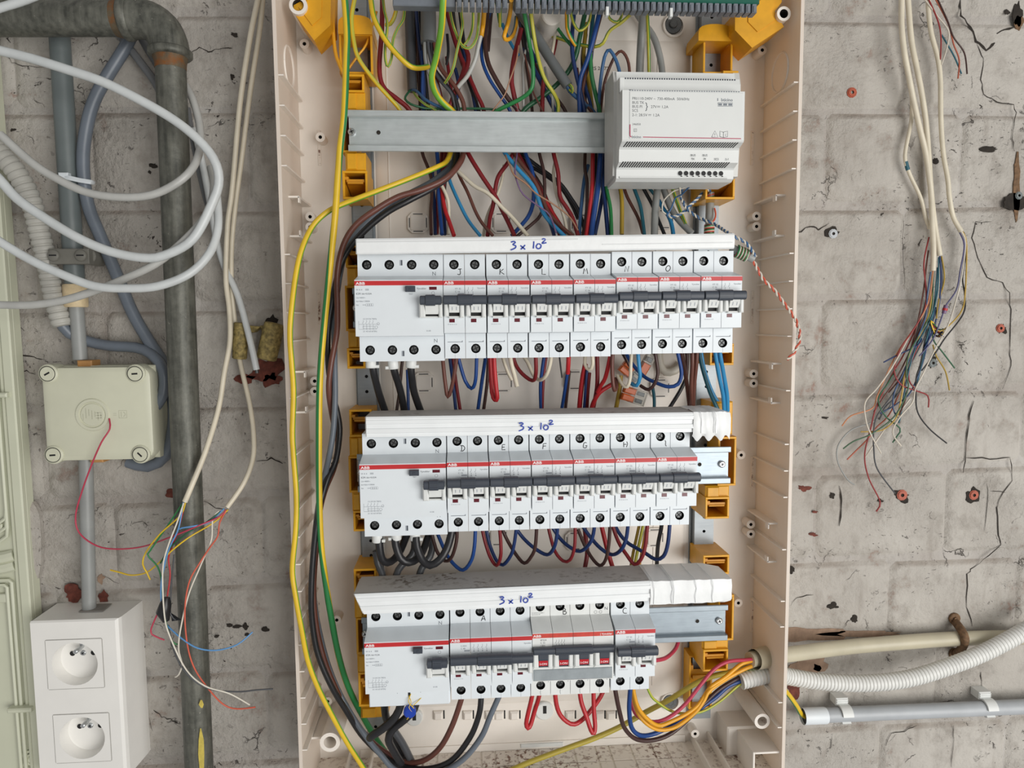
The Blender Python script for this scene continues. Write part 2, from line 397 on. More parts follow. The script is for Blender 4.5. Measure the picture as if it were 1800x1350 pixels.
# ------------------------------------------------------------------ the wall: painted bricks on a mortar bed
wall = link('wall_back', MB(MW).box(-760, 860, -620, 540, -60, -3.8).mesh('wall_back', MORTAR, False)); wall['kind'] = 'structure'
JL = [376, 286, 199, 110, 17, -79, -169, -256, -346, -437, -528]
JR = [386, 296, 207, 115, 23, -72, -155, -250, -342, -431, -522]
def jz(k, x): return JL[k] + (JR[k] - JL[k]) * (x + 420) / 920.0
XA, XB = P(1457, 270, 0).x * 1000, P(1586, 440, 0).x * 1000
for k in range(10):
    x0 = (XA if k % 2 == 0 else XB) + random.uniform(-5, 5)
    xs = [x0 + 141 * i for i in range(-9, 5) if -690 < x0 + 141 * i < 800]
    for a, b in zip(xs, xs[1:]):
        if -140 < a and b < 285 and True: continue                   # wholly behind the enclosure
        hj = random.uniform(4.2, 6.2); vj = random.uniform(1.6, 3.4); jit = lambda: random.uniform(-1.2, 1.2)
        c = [(a + vj + jit(), jz(k + 1, a) + hj + jit()), (b - vj + jit(), jz(k + 1, b) + hj + jit()), (b - vj + jit(), jz(k, b) - hj + jit()), (a + vj + jit(), jz(k, a) - hj + jit())]
        cx = sum(q[0] for q in c) / 4; cz = sum(q[1] for q in c) / 4
        mb = MB(MW); R = []
        for ins, w in ((-2.2, -4.2), (0.2, -2.6), (2.2, -1.0), (5.5, 0.0 - random.uniform(0, .6))):
            ring = []
            for x, z in c:
                ring.append((x - ins * (1 if x > cx else -1), z - ins * (1 if z > cz else -1)))
            pts = []
            for i in range(4):                                        # rounded-off corners
                p, q, r = Vector(ring[i - 1]), Vector(ring[i]), Vector(ring[(i + 1) % 4])
                pts += [q + (p - q).normalized() * 6, q + (r - q).normalized() * 6]
            R.append([mb.p(q.x, q.y, w + random.uniform(-.25, .25)) for q in pts])
        for u, v in zip(R, R[1:]):
            for i in range(8): mb.face([u[i], u[(i + 1) % 8], v[(i + 1) % 8], v[i]])
        mb.face(R[-1]); o = link('brick', mb.mesh('brick', PAINT, True, 60), wall); recenter(o)
def wallpart(name, mb, m, smooth=True): o = link(name, mb.mesh(name, m, smooth), wall); recenter(o); return o
def px2(pts, d=.4):                                                    # photo pixels -> (x,z) mm in the plane d
    out = []
    for x, y in pts: q = P(x, y, d); out.append((q.x * 1000, (q.z - CAM.z) * 1000))
    return out
def rough_line(pts, n=3, amp=.9):
    out = []
    for a, b in zip(pts, pts[1:]):
        for i in range(n):
            t = i / n; out.append((a[0] + (b[0] - a[0]) * t + random.uniform(-amp, amp), a[1] + (b[1] - a[1]) * t + random.uniform(-amp, amp)))
    return out + [pts[-1]]
def crack(pts, wd):
    p = rough_line(px2(pts)); n = len(p)
    wallpart('crack', MB(MW).ribbon(p, [wd * random.uniform(.35, 1.2) * (.4 if i in (0, n - 1) else 1) for i in range(n)], .45), SOOT, False)
crack([(1687, 0), (1689, 28), (1707, 47), (1716, 72), (1735, 88), (1749, 75)], 2.3)
crack([(1716, 76), (1730, 105), (1725, 140), (1728, 166), (1753, 180), (1781, 184), (1786, 198), (1779, 233), (1781, 262)], .9)
crack([(1753, 58), (1775, 50), (1795, 44)], 2.0)
crack([(1744, 389), (1716, 391), (1709, 417), (1718, 452), (1735, 487), (1763, 498), (1774, 515), (1777, 545), (1774, 613), (1778, 644), (1762, 684)], .9)
crack([(1711, 704), (1702, 744), (1698, 800), (1693, 831)], 1.5)
crack([(1698, 804), (1740, 806), (1776, 804)], 1.2)
crack([(1776, 806), (1778, 844), (1756, 878), (1753, 893), (1756, 940), (1758, 959), (1730, 984), (1707, 1001), (1700, 1010), (1700, 1068), (1709, 1101)], 1.1)
crack([(1735, 850), (1737, 880), (1730, 935)], .7); crack([(1740, 862), (1768, 866)], .7)
crack([(1400, 410), (1425, 398), (1440, 403), (1458, 392)], 1.2)
crack([(1586, 375), (1588, 440), (1590, 510)], .5)
crack([(335, 93), (352, 84), (368, 92), (385, 86), (408, 85)], 1.0)
crack([(15, 600), (28, 618), (38, 626), (60, 628), (76, 632)], 1.2); crack([(28, 660), (46, 652), (62, 658)], .8)
crack([(270, 1250), (285, 1260), (300, 1265), (312, 1272)], 1.1); crack([(262, 1262), (268, 1285)], .7)
crack([(355, 880), (380, 892), (400, 897)], .8); crack([(452, 812), (478, 806), (497, 815)], 1.4)
crack([(1558, 1310), (1567, 1290), (1590, 1285), (1612, 1275)], 1.0); crack([(1672, 1350), (1677, 1300), (1676, 1275)], .9)
crack([(1724, 1180), (1726, 1208)], .9); crack([(1700, 880), (1712, 868)], .8)
crack([(183, 1010), (196, 1020), (210, 1026)], .5); crack([(232, 922), (250, 916), (262, 925)], .7)
crack([(300, 920), (320, 935), (345, 938)], .6); crack([(12, 95), (22, 110), (40, 116), (78, 118)], .7)
crack([(1390, 1065), (1400, 1050), (1430, 1046)], .7); crack([(1475, 855), (1480, 880), (1475, 925)], 1.8)
def chip(cx, cy, rx, ry, m=BRICKRED, n=20, d=.55):
    c = []; q = .8
    for i in range(n):
        t = 2 * math.pi * i / n; q = min(1.15, max(.4, q + random.uniform(-.34, .34)))
        c.append((cx + rx * q * math.cos(t), cy + ry * q * math.sin(t)))
    p = px2(c, d); mb = MB(MW); k = [mb.p(x, z, d) for x, z in p]
    o = [mb.p(x * 1.0, z, -.3) for x, z in p]
    mb.face(k[::-1])
    for i in range(n): mb.face([k[i], k[(i + 1) % n], o[(i + 1) % n], o[i]])
    wallpart('bare_patch', mb, m, False)
for a in [(468, 655, 40, 26), (430, 662, 18, 12), (125, 1044, 17, 16), (182, 1048, 13, 22), (176, 1015, 8, 12, BROWNPLASTER), (1412, 858, 16, 7), (1432, 900, 10, 5),
          (1430, 940, 8, 4), (1585, 870, 17, 15, SOOT), (1712, 870, 15, 14, SOOT), (1762, 578, 12, 14, SOOT), (1464, 411, 13, 12, SOOT), (1639, 638, 13, 14, SOOT),
          (1786, 322, 7, 60, RUST), (1783, 355, 20, 14, SOOT), (1790, 18, 9, 30, SOOT), (1792, 40, 8, 12, RUST), (1420, 1115, 70, 14, BROWNPLASTER), (1520, 1113, 80, 6, BROWNPLASTER), (1420, 1168, 32, 18, BROWNPLASTER),
          (1435, 1172, 9, 9, SOOT), (1398, 1210, 12, 18), (472, 572, 18, 34, SOOT), (478, 668, 24, 20), (300, 868, 9, 8), (1450, 735, 8, 3, SOOT), (1463, 870, 7, 9, SOOT), (1548, 880, 5, 3, SOOT),
          (1465, 1066, 10, 7, SOOT), (1502, 1090, 7, 8, SOOT), (1390, 1003, 9, 7, SOOT), (1645, 283, 5, 5, SOOT), (1770, 20, 6, 5, SOOT), (1740, 262, 16, 5, SOOT), 
          (402, 1099, 6, 4, SOOT), (416, 1103, 9, 4, SOOT), (432, 1101, 5, 6, SOOT), (436, 1116, 6, 3, SOOT), (467, 1106, 7, 4, SOOT), (381, 1118, 5, 3, SOOT), (250, 1140, 7, 5, SOOT), (270, 290, 8, 5, SOOT), (262, 302, 4, 6, SOOT), (410, 60, 9, 6, SOOT), (408, 135, 7, 8, SOOT), (22, 228, 6, 5, SOOT)]: chip(*a)
mb = MB(MW)                                                            # lump of plaster beside the cabinet
px = pxpath('48,890,3 57,905 60,945 60,985 56,1010 50,1022')
mb.tube(spline(px, .006), [.004, .007, .009, .0095, .0095, .009, .0095, .008, .007, .005, .004, .003][:0] or .008, 10)
wallpart('plaster_lump', mb, PAINT)
# ------------------------------------------------------------------ wall plugs
def plug(px, py, label, m, r=4.2, open_=False):
    q = P(px, py, 0); o = bpy.data.objects.new('wall_plug', None); COL.objects.link(o); o.location = q
    tag(o, label, 'wall plug')
    part('sleeve', MB().pipe(0, 0, r, r * .42, -6, 1.6, 10, 0, 1), [m, SOOT], o)
    part('collar', MB().pipe(0, 0, r * 1.25, r * .9, -1, .9, 10, 0, 1), [m, SOOT], o)
plug(1497, 163, 'orange wall plug beside the ivory enclosure, uppermost of the plugs', PLUGO, 4.0)
plug(1758, 577, 'orange wall plug at the far right below a long crack', PLUGO, 3.6)
plug(1585, 870, 'orange wall plug below the hanging tangle of thin wires', PLUGO, 4.6)
plug(1711, 870, 'orange wall plug between two vertical cracks, low on the right', PLUGO, 4.2)
plug(1464, 411, 'grey wall plug in a dark hole beside the enclosure', GREYPVC2, 3.8)
plug(1639, 638, 'dark grey wall plug half hidden by the tangle of thin wires', DKPVC, 3.6)
plug(1790, 344, 'dark metal plug in a broken-out hole at the right edge', DKPVC, 3.2)
# ------------------------------------------------------------------ the enclosure
XL, XR, ZT, ZB = -150.0, 292.0, 320.0, -434.0
enc = thing('distribution_enclosure', 'large open ivory plastic distribution enclosure fixed to the brick wall', 'enclosure', 0, 0, 0)
def ep(name, mb, m=None, smooth=False, label=None): return part(name, mb, m or ENC, enc, smooth, label)
ep('back_panel', MB().box(XL - 3, XR + 3, ZB - 4, ZT, 1, 10))
ep('left_wall', MB().prism([(ZB - 4, 10), (ZB - 4, 83), (ZT, 83), (ZT, 10)], XL - 3, XL), ENCT)
ep('right_wall', MB().prism([(ZB - 4, 10), (ZB - 4, 83), (ZT, 83), (ZT, 10)], XR, XR + 3), ENCT)
ep('top_wall', MB().box(XL, XR, ZT - 3, ZT, 10, 83))
ep('bottom_wall', MB().box(XL, XR, ZB - 4, ZB, 10, 83), ENCD)
def X(px, py, d): return P(px, py, d).x * 1000
def Z(px, py, d): return (P(px, py, d).z - CAM.z) * 1000
x0, x1, z0, z1 = X(668, 640, 12), X(1208, 640, 12), Z(900, 1238, 12), Z(900, 66, 12)
def rrect(x0, x1, z0, z1, r, n=5):
    o = []
    for cx, cz, t0 in ((x1 - r, z1 - r, 0), (x0 + r, z1 - r, 90), (x0 + r, z0 + r, 180), (x1 - r, z0 + r, 270)):
        o += [(cx + r * math.cos(math.radians(t0 + 90 * i / n)), cz + r * math.sin(math.radians(t0 + 90 * i / n))) for i in range(n + 1)]
    return o
mb = MB(); a = rrect(x0, x1, z0, z1, 14); b = rrect(x0 + 4, x1 - 4, z0 + 4, z1 - 4, 11); n = len(a)
ra = [mb.p(x, z, 10) for x, z in a]; rb = [mb.p(x, z, 12.5) for x, z in b]
for i in range(n): mb.face([ra[i], ra[(i + 1) % n], rb[(i + 1) % n], rb[i]])
mb.face(rb); ep('raised_field', mb, smooth=True)
for q in (690, 1150):                                                  # upright grooves moulded in the back
    ep('moulded_rib', MB().box(X(q, 640, 12), X(q, 640, 12) + 1.4, z0 + 14, z1 - 14, 12.4, 13.2, .3))
for px_, py_ in [(735, 392), (881, 392), (1020, 394), (1167, 386), (745, 672), (884, 672), (1010, 668), (1160, 682), (875, 942), (1010, 950), (1150, 944), (925, 1252), (1030, 1256)][:11]:
    cx, cz = X(px_, py_, 14), Z(px_, py_, 14); s = 9.6; c = 4
    oc = [(cx - s, cz - s + c), (cx - s + c, cz - s), (cx + s - c, cz - s), (cx + s, cz - s + c), (cx + s, cz + s - c), (cx + s - c, cz + s), (cx - s + c, cz + s), (cx - s, cz + s - c)]
    mb = MB().plate(oc, 12, 16.2)
    mb.box(cx - 7, cx + 7, cz - 7, cz + 7, 16, 17, .4)
    for dx, dz, w_, h_ in ((0, 8, 9, .8), (0, -8, 9, .8), (8, 0, .8, 9), (-8, 0, .8, 9)): mb.quad(cx + dx - w_ / 2, cx + dx + w_ / 2, cz + dz - h_ / 2, cz + dz + h_ / 2, 16.35, 1)
    ep('knockout_boss', mb, [ENC, DARK])
for px_ in (771, 823, 862, 878, 905, 1003, 1055, 1075):
    cx, cz = X(px_, 1258, 12), Z(px_, 1258, 12)
    ep('cable_tie_slot', MB().box(cx - 5, cx + 4, cz - 4.5, cz + 4.5, 10, 13.6, 1.6).quad(cx + 4.6, cx + 6, cz - 4.5, cz + 4.5, 10.3, 1), [ENC, DARK])
for px_, py_, r in ((1184, 42, 8.5), (1178, 1234, 8.0)):
    cx, cz = X(px_, py_, 14), Z(px_, py_, 14)
    ep('fixing_cup', MB().pipe(cx + 1, cz - 1, r * 1.25, r * 1.02, 10, 13, 20, 0, 0), smooth=True)
    sc = part('fixing_screw', MB().cyl(cx, cz, r, 10.3, 13, 20, b=.6).cyl(cx, cz, r * .45, 13, 15, 14, b=.5), STEELS, enc, label='steel screw with a wide washer')
for px_, py_, r in ((728, 1262, 8.5), (957, 1250, 9.5)):
    cx, cz = X(px_, py_, 14), Z(px_, py_, 14)
    ep('blanking_plug', MB().cyl(cx, cz, r, 10, 15, 20, b=1.0).box(cx - 1.5, cx + 2, cz - 2, cz + 6, 15, 15.3, 0, 1), [WHITE2, DARK], True)
def boss(px_, py_, r=4.3, d=24):
    cx, cz = X(px_, py_, d), Z(px_, py_, d)
    ep('screw_boss', MB().pipe(cx, cz, r, r * .38, 10, d, 14, 0, 1), [ENC, SOOT], True)
for q in [(545, 381), (545, 399), (553, 670), (553, 688), (563, 241), (585, 815), (592, 1090), (535, 77), (1330, 380), (1330, 398), (1325, 657), (1325, 674), (1320, 922), (1320, 939), (1303, 800), (1298, 1060), (1340, 88), (576, 1233), (1222, 1290)]: boss(*q)
for px_, py_, r, d in ((580, 1305, 9.2, 68), (1340, 1268, 7.6, 66), (524, 9, 7.5, 70), (1378, 24, 6.2, 70)):
    cx, cz = X(px_, py_, d), Z(px_, py_, d)
    mb = MB().pipe(cx, cz, r, r * .62, 10, d, 20, 0, 1)
    if cz > 0: pass
    elif cx < 0: mb.box(XL, cx - r * .7, cz - 1, cz + 1, 10, d - 8)
    else: mb.box(cx + r * .7, XR, cz - 1, cz + 1, 10, d - 8)
    ep('corner_post', mb, [ENC, SOOT if cz > 0 else ENCD], True)
# ribs and hooks along both side walls
def ribs(side, hooks):
    xw = XL if side < 0 else XR; s = 1 if side < 0 else -1
    hz = [Z(530 if side < 0 else 1360, y, 50) for y in hooks]
    z = 205.0
    while z > -400:
        if all(abs(z - h) > 11 for h in hz) and not (side > 0 and -345 < z < -300):
            lo, hi = sorted((xw, xw + s * 4.2))
            ep('rib', MB().prism([(z - .7, 12), (z + .7, 12), (z + .5, 82), (z - .5, 82)], lo, hi))
        z -= 24.4
    for k, h in enumerate(hz):
        lo, hi = sorted((xw, xw + s * 9)); l2, h2 = sorted((xw + s * 8, xw + s * 9.2)); t = -1 if k % 2 == 0 else 1
        mb = MB().box(lo, hi, h - .8, h + .8, 12, 62).box(l2, h2, min(h, h + t * 5), max(h, h + t * 5), 56, 62)
        ep('hook', mb)
ribs(-1, (350, 418, 652, 722)); ribs(1, (347, 417, 638, 706, 914, 980))
for s, px_ in ((-1, 572), (1, 1310)):
    for py_ in (260, 540, 830, 1085):
        cx, cz = X(px_ - (14 if s < 0 else -10), py_, 11), Z(px_, py_, 11)
        ep('slot_outline', MB().box(cx, cx + 3.2, cz - 16, cz + 16, 9.9, 11, .4).box(cx + .7, cx + 2.5, cz - 15, cz + 15, 10.9, 11.05, 0, 1), [ENC, ENCD])
# round pressed knock-outs high on both side walls
for s in (-1, 1):
    mb = MB(); zc = Z(510 if s < 0 else 1375, 118 if s < 0 else 128, 45); xw = (XL + .4) if s < 0 else (XR - .4)
    pts = [Vector((xw * .001, -(45 + 17 * math.cos(t)) * .001, (zc + 17 * math.sin(t)) * .001)) for t in [2 * math.pi * i / 24 for i in range(25)]]
    mb.tube(pts, .0011, 5); ep('pressed_ring', mb, smooth=True)
# cable entry hole in the right wall (seen as a cream sleeve) and the dusty knock-out plates on the floor
xs = -46.0; k = 0
while xs < 215:
    wdt = 20.0 if k % 3 else 12.0
    for w0, w1 in ((14, 38), (40, 62), (64, 81)):
        mb = MB(); mb.box(xs, xs + wdt, ZB, ZB + .9, w0, w1, 0); ep('knockout_plate', mb, ENCD)
    xs += wdt + 2.0; k += 1
ep('floor_step', MB().prism([(ZB, 10), (ZB + 7, 10), (ZB + 7, 11.5), (ZB, 13)], XL + 40, XR - 70))
ep('floor_lip', MB().box(X(915, 1310, 12), X(990, 1310, 12), ZB + 2, ZB + 6, 10, 13.2, .5), WHITE2)
ep('corner_block', MB().box(256, XR, ZB, ZB + 30, 10, 40, 1.5).box(266, 268, ZB, ZB + 28, 40, 79, .4).box(268, XR, ZB + 26, ZB + 28, 40, 79, .4))
for xx in (-120, -98, 228, 246): ep('floor_web', MB().box(xx, xx + 1.6, ZB, ZB + 9, 10, 78))
ep('printed_number', text_mesh(MB(), '25 24 72', X(1040, 124, 12.5), Z(1040, 123, 12.5), 4.6, 12.75), PENCIL)
for cl, lab in (([(509, 13), (533, 0), (540, -30), (582, -30), (581, 44), (552, 71), (524, 33)], 'amber yellow corner clip'),
                ([(1292, 22), (1340, -25), (1376, -25), (1374, 4), (1362, 20), (1378, 47), (1322, 84), (1292, 53)], 'amber yellow corner clip')):
    p = px2(cl, 66); mb = MB().plate(p[::-1] if False else p, 34, 66)
    c = (sum(q[0] for q in p) / len(p), sum(q[1] for q in p) / len(p))
    mb.plate([(c[0] + (q[0] - c[0]) * .55, c[1] + (q[1] - c[1]) * .55) for q in p], 66, 67)
    ep('corner_clip', mb, YEL, label=lab)
# ------------------------------------------------------------------ slotted struts behind the rails
for nm, xa, xb, py_, lab in (('slotted_strut', 622, 652, 390, 'galvanised slotted upright strut behind the left ends of the rails'),
                             ('slotted_strut', 1226, 1258, 640, 'galvanised slotted upright strut behind the right ends of the rails')):
    a, b = X(xa, py_, 20), X(xb, py_, 20); t = thing(nm, lab, 'strut', a, 0, 10); wd = b - a
    mb = MB(); z = -405.0
    while z < 300: mb.holed(0, wd, z, z + 14.5, 10, wd / 2, z + 7, 1.6, 4, 0, 1, 8); z += 14.5
    mb.prism([(-405, 0), (-405, 10), (z, 10), (z, 0)], -.6, 0).prism([(-405, 0), (-405, 10), (z, 10), (z, 0)], wd, wd + .6)
    part('channel', mb, [GALV2, DARK], t, False)
    part('edge_lip', MB().box(-3.2, -.6, -405, z, 0, 1.6, .3).box(wd + .6, wd + 3, -405, z, 0, 1.6, .3), GALV2, t)
# ------------------------------------------------------------------ DIN rails
RZ = [166.6, 13.8, -134.7, -287.0]; RX0, RX1 = -98.0, 246.5
RPROF = [(-17.5, 6.3), (-17.5, 7.0), (-17.0, 7.5), (-12.6, 7.5), (-12, 6.9), (-12, 1.1), (12, 1.1), (12, 6.9), (12.6, 7.5), (17, 7.5), (17.5, 7.0), (17.5, 6.3), (13.2, 6.3), (13.2, 0), (-13.2, 0), (-13.2, 6.3)]
RL = ['bare galvanised top-hat rail across the top beside the light grey power supply', 'galvanised top-hat rail mostly hidden behind the top row of breakers',
      'galvanised top-hat rail with a free right end beside the middle breaker row', 'galvanised top-hat rail with a long free right end beside the bottom breaker row']
SCREWMESH = None
def crosshead(mb, cx, cz, r, w0, w1):
    mb.cyl(cx, cz, r, w0, w1, 14, 0, b=r * .3)
    for a in (0, math.pi / 2):
        c, s_ = math.cos(a + .4), math.sin(a + .4); l_, k_ = r * .55, r * .13
        mb.face([mb.p(cx + u * c - v * s_, cz + u * s_ + v * c, w1 + .06) for u, v in ((-l_, -k_), (l_, -k_), (l_, k_), (-l_, k_))], 1)
    return mb
for i in range(4):
    t = thing('din_rail', RL[i], 'mounting rail', RX0, RZ[i], 52.5)
    L_ = RX1 - RX0; part('rail_profile', MB().prism(RPROF, 0, L_), GALVB if i else GALV, t)
    for u in (2.5, L_ - 6.5): part('rail_screw', crosshead(MB(), u, 0, 3.3, 1.1, 4.0), [BRIGHT, DARK], t)
    for u in (25.5, L_ - 27.5): part('rail_hole', MB().pipe(u, 0, 2.4, 1.9, .9, 1.35, 12, 0, 1), [GALVB if i else GALV, SOOT], t)
# ------------------------------------------------------------------ yellow rail brackets
def bracket(label, items):
    xa = X(items[0][1], items[0][2], 50); t = thing('rail_bracket', label, 'bracket', xa, Z(items[0][1], items[0][2], 50), 10)
    ox, oz = xa, Z(items[0][1], items[0][2], 50)
    for nm, a, b, c, d_, w0, w1 in items:
        x0, x1 = X(a, (b + d_) / 2, w1) - ox, X(c, (b + d_) / 2, w1) - ox; z1, z0 = Z((a + c) / 2, b, w1) - oz, Z((a + c) / 2, d_, w1) - oz
        w0 -= 10; w1 -= 10
        if nm.endswith('box') or nm.endswith('frame') or nm == 'cheek':
            th = 2.0; mb = MB()
            mb.box(x0, x1, z1 - th, z1, w0, w1, .4).box(x0, x1, z0, z0 + th, w0, w1, .4)
            mb.box(x0, x0 + th, z0 + th, z1 - th, w0, w1, .4).box(x1 - th, x1, z0 + th, z1 - th, w0, w1, .4)
            o = part(nm, mb, YEL, t)
            if nm == 'cheek' or nm == 'clip_frame': continue
            mb = MB(); h = z1 - z0
            mb.prism([(z0 + h * .25, w0 + 3), (z0 + h * .62, w1 - 3), (z0 + h * .72, w1 - 3), (z0 + h * .40, w0 + 3)], x0 + th + 1, x1 - th - 1)
            mb.box(x0 + th + 2, x1 - th - 2, z0 + h * .55, z0 + h * .62, w1 - 8, w1 - 1.5, .3)
            mb.box(x0 + th, x0 + th + 3, z0 + h * .7, z0 + h * .8, w0, w1 - 2)
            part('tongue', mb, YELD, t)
        elif nm == 'arch':
            xm, rx = (x0 + x1) / 2, (x1 - x0) / 2; n = 10
            poly = [(x0, z0)] + [(xm - rx * math.cos(math.pi * i / n), z0 + (z1 - z0) * (.45 + .55 * math.sin(math.pi * i / n) ** .6)) for i in range(n + 1)] + [(x1, z0)]
            part('arch', MB().plate(poly[::-1], w0, w1), YEL, t)
        else:
            mb = MB().box(x0, x1, z0, z1, w0, w1, 1.0); mb.box(x0 + 1.5, x0 + (x1 - x0) * .55, z0 + 1, z1 - 1, w1 - 2, w1 + 1.6, .6); part(nm, mb, YEL, t)
LB = 'yellow plastic rail bracket at the left end of '
bracket(LB + 'the empty top rail', [('clip_frame', 596, 58, 655, 130, 14, 48), ('arch', 594, 26, 654, 60, 14, 50), ('upper_box', 603, 130, 640, 162, 14, 54), ('neck', 607, 162, 642, 194, 14, 52), ('cheek', 600, 194, 626, 268, 14, 51), ('lower_neck', 607, 268, 643, 300, 14, 54), ('lower_box', 602, 300, 646, 350, 14, 56)])
bracket(LB + 'the top breaker row', [('upper_box', 607, 430, 642, 470, 14, 54), ('neck', 610, 470, 640, 502, 14, 52), ('cheek', 607, 502, 640, 582, 14, 51), ('lower_neck', 612, 582, 642, 612, 14, 52), ('lower_box', 610, 612, 642, 648, 14, 54)])
bracket(LB + 'the middle breaker row', [('upper_box', 614, 720, 654, 768, 14, 54), ('neck', 614, 768, 642, 802, 14, 52), ('cheek', 613, 802, 642, 866, 14, 51), ('lower_neck', 619, 866, 644, 898, 14, 52), ('lower_box', 621, 898, 648, 934, 14, 54)])
bracket(LB + 'the bottom breaker row', [('upper_box', 622, 1000, 662, 1046, 14, 54), ('neck', 623, 1046, 648, 1086, 14, 52), ('cheek', 626, 1086, 652, 1150, 14, 51), ('lower_neck', 628, 1150, 655, 1182, 14, 52), ('lower_box', 630, 1182, 662, 1242, 14, 54), ('foot', 634, 1242, 682, 1262, 14, 40)])
RB = 'yellow plastic rail bracket at the right end of '
bracket(RB + 'the top rail, beside the power supply', [('clip_frame', 1236, 66, 1288, 130, 14, 46), ('arch', 1228, 42, 1290, 72, 14, 50), ('cheek', 1270, 124, 1297, 266, 14, 54), ('lower_neck', 1246, 262, 1286, 300, 14, 54), ('lower_box', 1240, 300, 1292, 350, 14, 56)])
bracket(RB + 'the top breaker row', [('neck', 1250, 580, 1286, 606, 14, 52), ('lower_box', 1248, 604, 1290, 642, 14, 54)])
bracket(RB + 'the middle breaker row', [('upper_neck', 1250, 706, 1288, 764, 14, 50), ('cheek', 1262, 768, 1294, 854, 14, 51), ('lower_neck', 1240, 854, 1282, 876, 14, 52), ('lower_box', 1240, 874, 1282, 912, 14, 56)])
bracket(RB + 'the bottom breaker row', [('upper_box', 1236, 976, 1282, 1010, 14, 54), ('cheek', 1262, 1046, 1290, 1126, 14, 51), ('lower_neck', 1234, 1124, 1280, 1146, 14, 52), ('lower_box', 1236, 1142, 1280, 1180, 14, 56), ('side_frame', 1211, 1152, 1252, 1246, 12, 30)])
# ------------------------------------------------------------------ breakers
PROF = [(-43.4, 2), (-43.4, 42), (-22.8, 42), (-21.8, 61), (20.6, 61), (25.2, 41), (43.0, 41), (43.0, 2)]
def body_mesh(n, pitch=17.5):
    mb = MB()
    for i in range(n):
        a, b = pitch * i + (.18 if i else .4), pitch * (i + 1) - (.18 if i < n - 1 else .4); c = (a + b) / 2
        mb.prism(PROF, a, b, 0, skip=(1, 5))
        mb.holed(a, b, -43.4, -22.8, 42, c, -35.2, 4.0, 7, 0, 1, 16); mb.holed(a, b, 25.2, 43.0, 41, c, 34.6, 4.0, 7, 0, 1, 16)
    return mb.mesh('body', [WHITE, DARK], False)
def screw_mesh():
    mb = MB().cyl(0, 0, 3.3, -7, -2.6, 12, 0, b=.7)
    for a in (.3, .3 + math.pi / 2):
        c, s_ = math.cos(a), math.sin(a)
        mb.face([mb.p(u * c - v * s_, u * s_ + v * c, -2.5) for u, v in ((-2.4, -.45), (2.4, -.45), (2.4, .45), (-2.4, .45))], 1)
    return mb.mesh('screw', [STEELS, DARK])
SCREW = screw_mesh()
def seat_mesh(wd=17.5, x0=0.0):
    a, b = x0 + .8, x0 + wd - .8; k = wd / 17.5
    mb = MB()
    mb.box(a, a + 3.6 * k, -8.6, 3, 61, 66.5, .9).box(b - 3.4 * k, b, -9.6, 3, 61, 67.5, 1.0)
    mb.box(a + 3.6 * k, b - 3.4 * k, -9.6, -8.2, 61, 64.5, .4)
    mb.prism([(-5.4, 61), (-5.4, 65.5), (3, 70), (3, 61)], a + 4 * k, b - 3.8 * k)
    mb.box(a + 3.8 * k, b - 3.6 * k, -8.2, -5.4, 61, 61.3, 0, 1)  # dark strip painted for the shadow slot under the lever
    m_ = (a + b) / 2 + .2
    for dx in (-1.7, 1.7): mb.face([mb.p(m_ + dx - .3, -3.6, 66.55), mb.p(m_ + dx + .3, -3.6, 66.55), mb.p(m_ + dx + .3, -.9, 68.0), mb.p(m_ + dx - .3, -.9, 68.0)], 2)
    return mb
def bar_mesh(L_, g0, g1, zc=4.6, r=3.7, wc=68.2):
    mb = MB(); n = 16; sq = lambda v: math.copysign(abs(v) ** .62, v)
    def seg(a, b, q, bev):
        for x0, x1, q0, q1 in ((a, a + bev, q - bev, q), (a + bev, b - bev, q, q), (b - bev, b, q, q - bev)):
            A = [mb.p(x0, zc + q0 * sq(math.sin(2 * math.pi * i / n)), wc + q0 * sq(math.cos(2 * math.pi * i / n))) for i in range(n)]
            B = [mb.p(x1, zc + q1 * sq(math.sin(2 * math.pi * i / n)), wc + q1 * sq(math.cos(2 * math.pi * i / n))) for i in range(n)]
            for i in range(n): mb.face([A[i], B[i], B[(i + 1) % n], A[(i + 1) % n]])
            if x0 == a: mb.face(A)
            if x1 == b: mb.face(B[::-1])
    seg(.3, L_ - .1, r, .5); seg(g0, g1, r + .75, .3)
    for k in (-1.6, 0, 1.6): mb.box(g0 + .6, g1 - .6, zc + k - .22, zc + k + .22, wc, wc + r + .75 + .25)
    return mb.mesh('toggle_bar', SLATE, True, 40)
def print_small(mb, x, z, txts, size, w=61.08, dz=None, m=0):
    for i, t in enumerate(txts): text_mesh(mb, t, x, z - i * (dz or size * 1.15), size, w, m=m)
def pole_symbol(mb, x, z, w=61.08, m=0):
    mb.ribbon([(x, z + 2.6), (x, z + .9), (x - 1.0, z - .6)], .22, w, m); mb.ribbon([(x, z - .8), (x, z - 2.6)], .22, w, m)
    mb.quad(x - .5, x + .5, z - 3.6, z - 3.0, w, m)
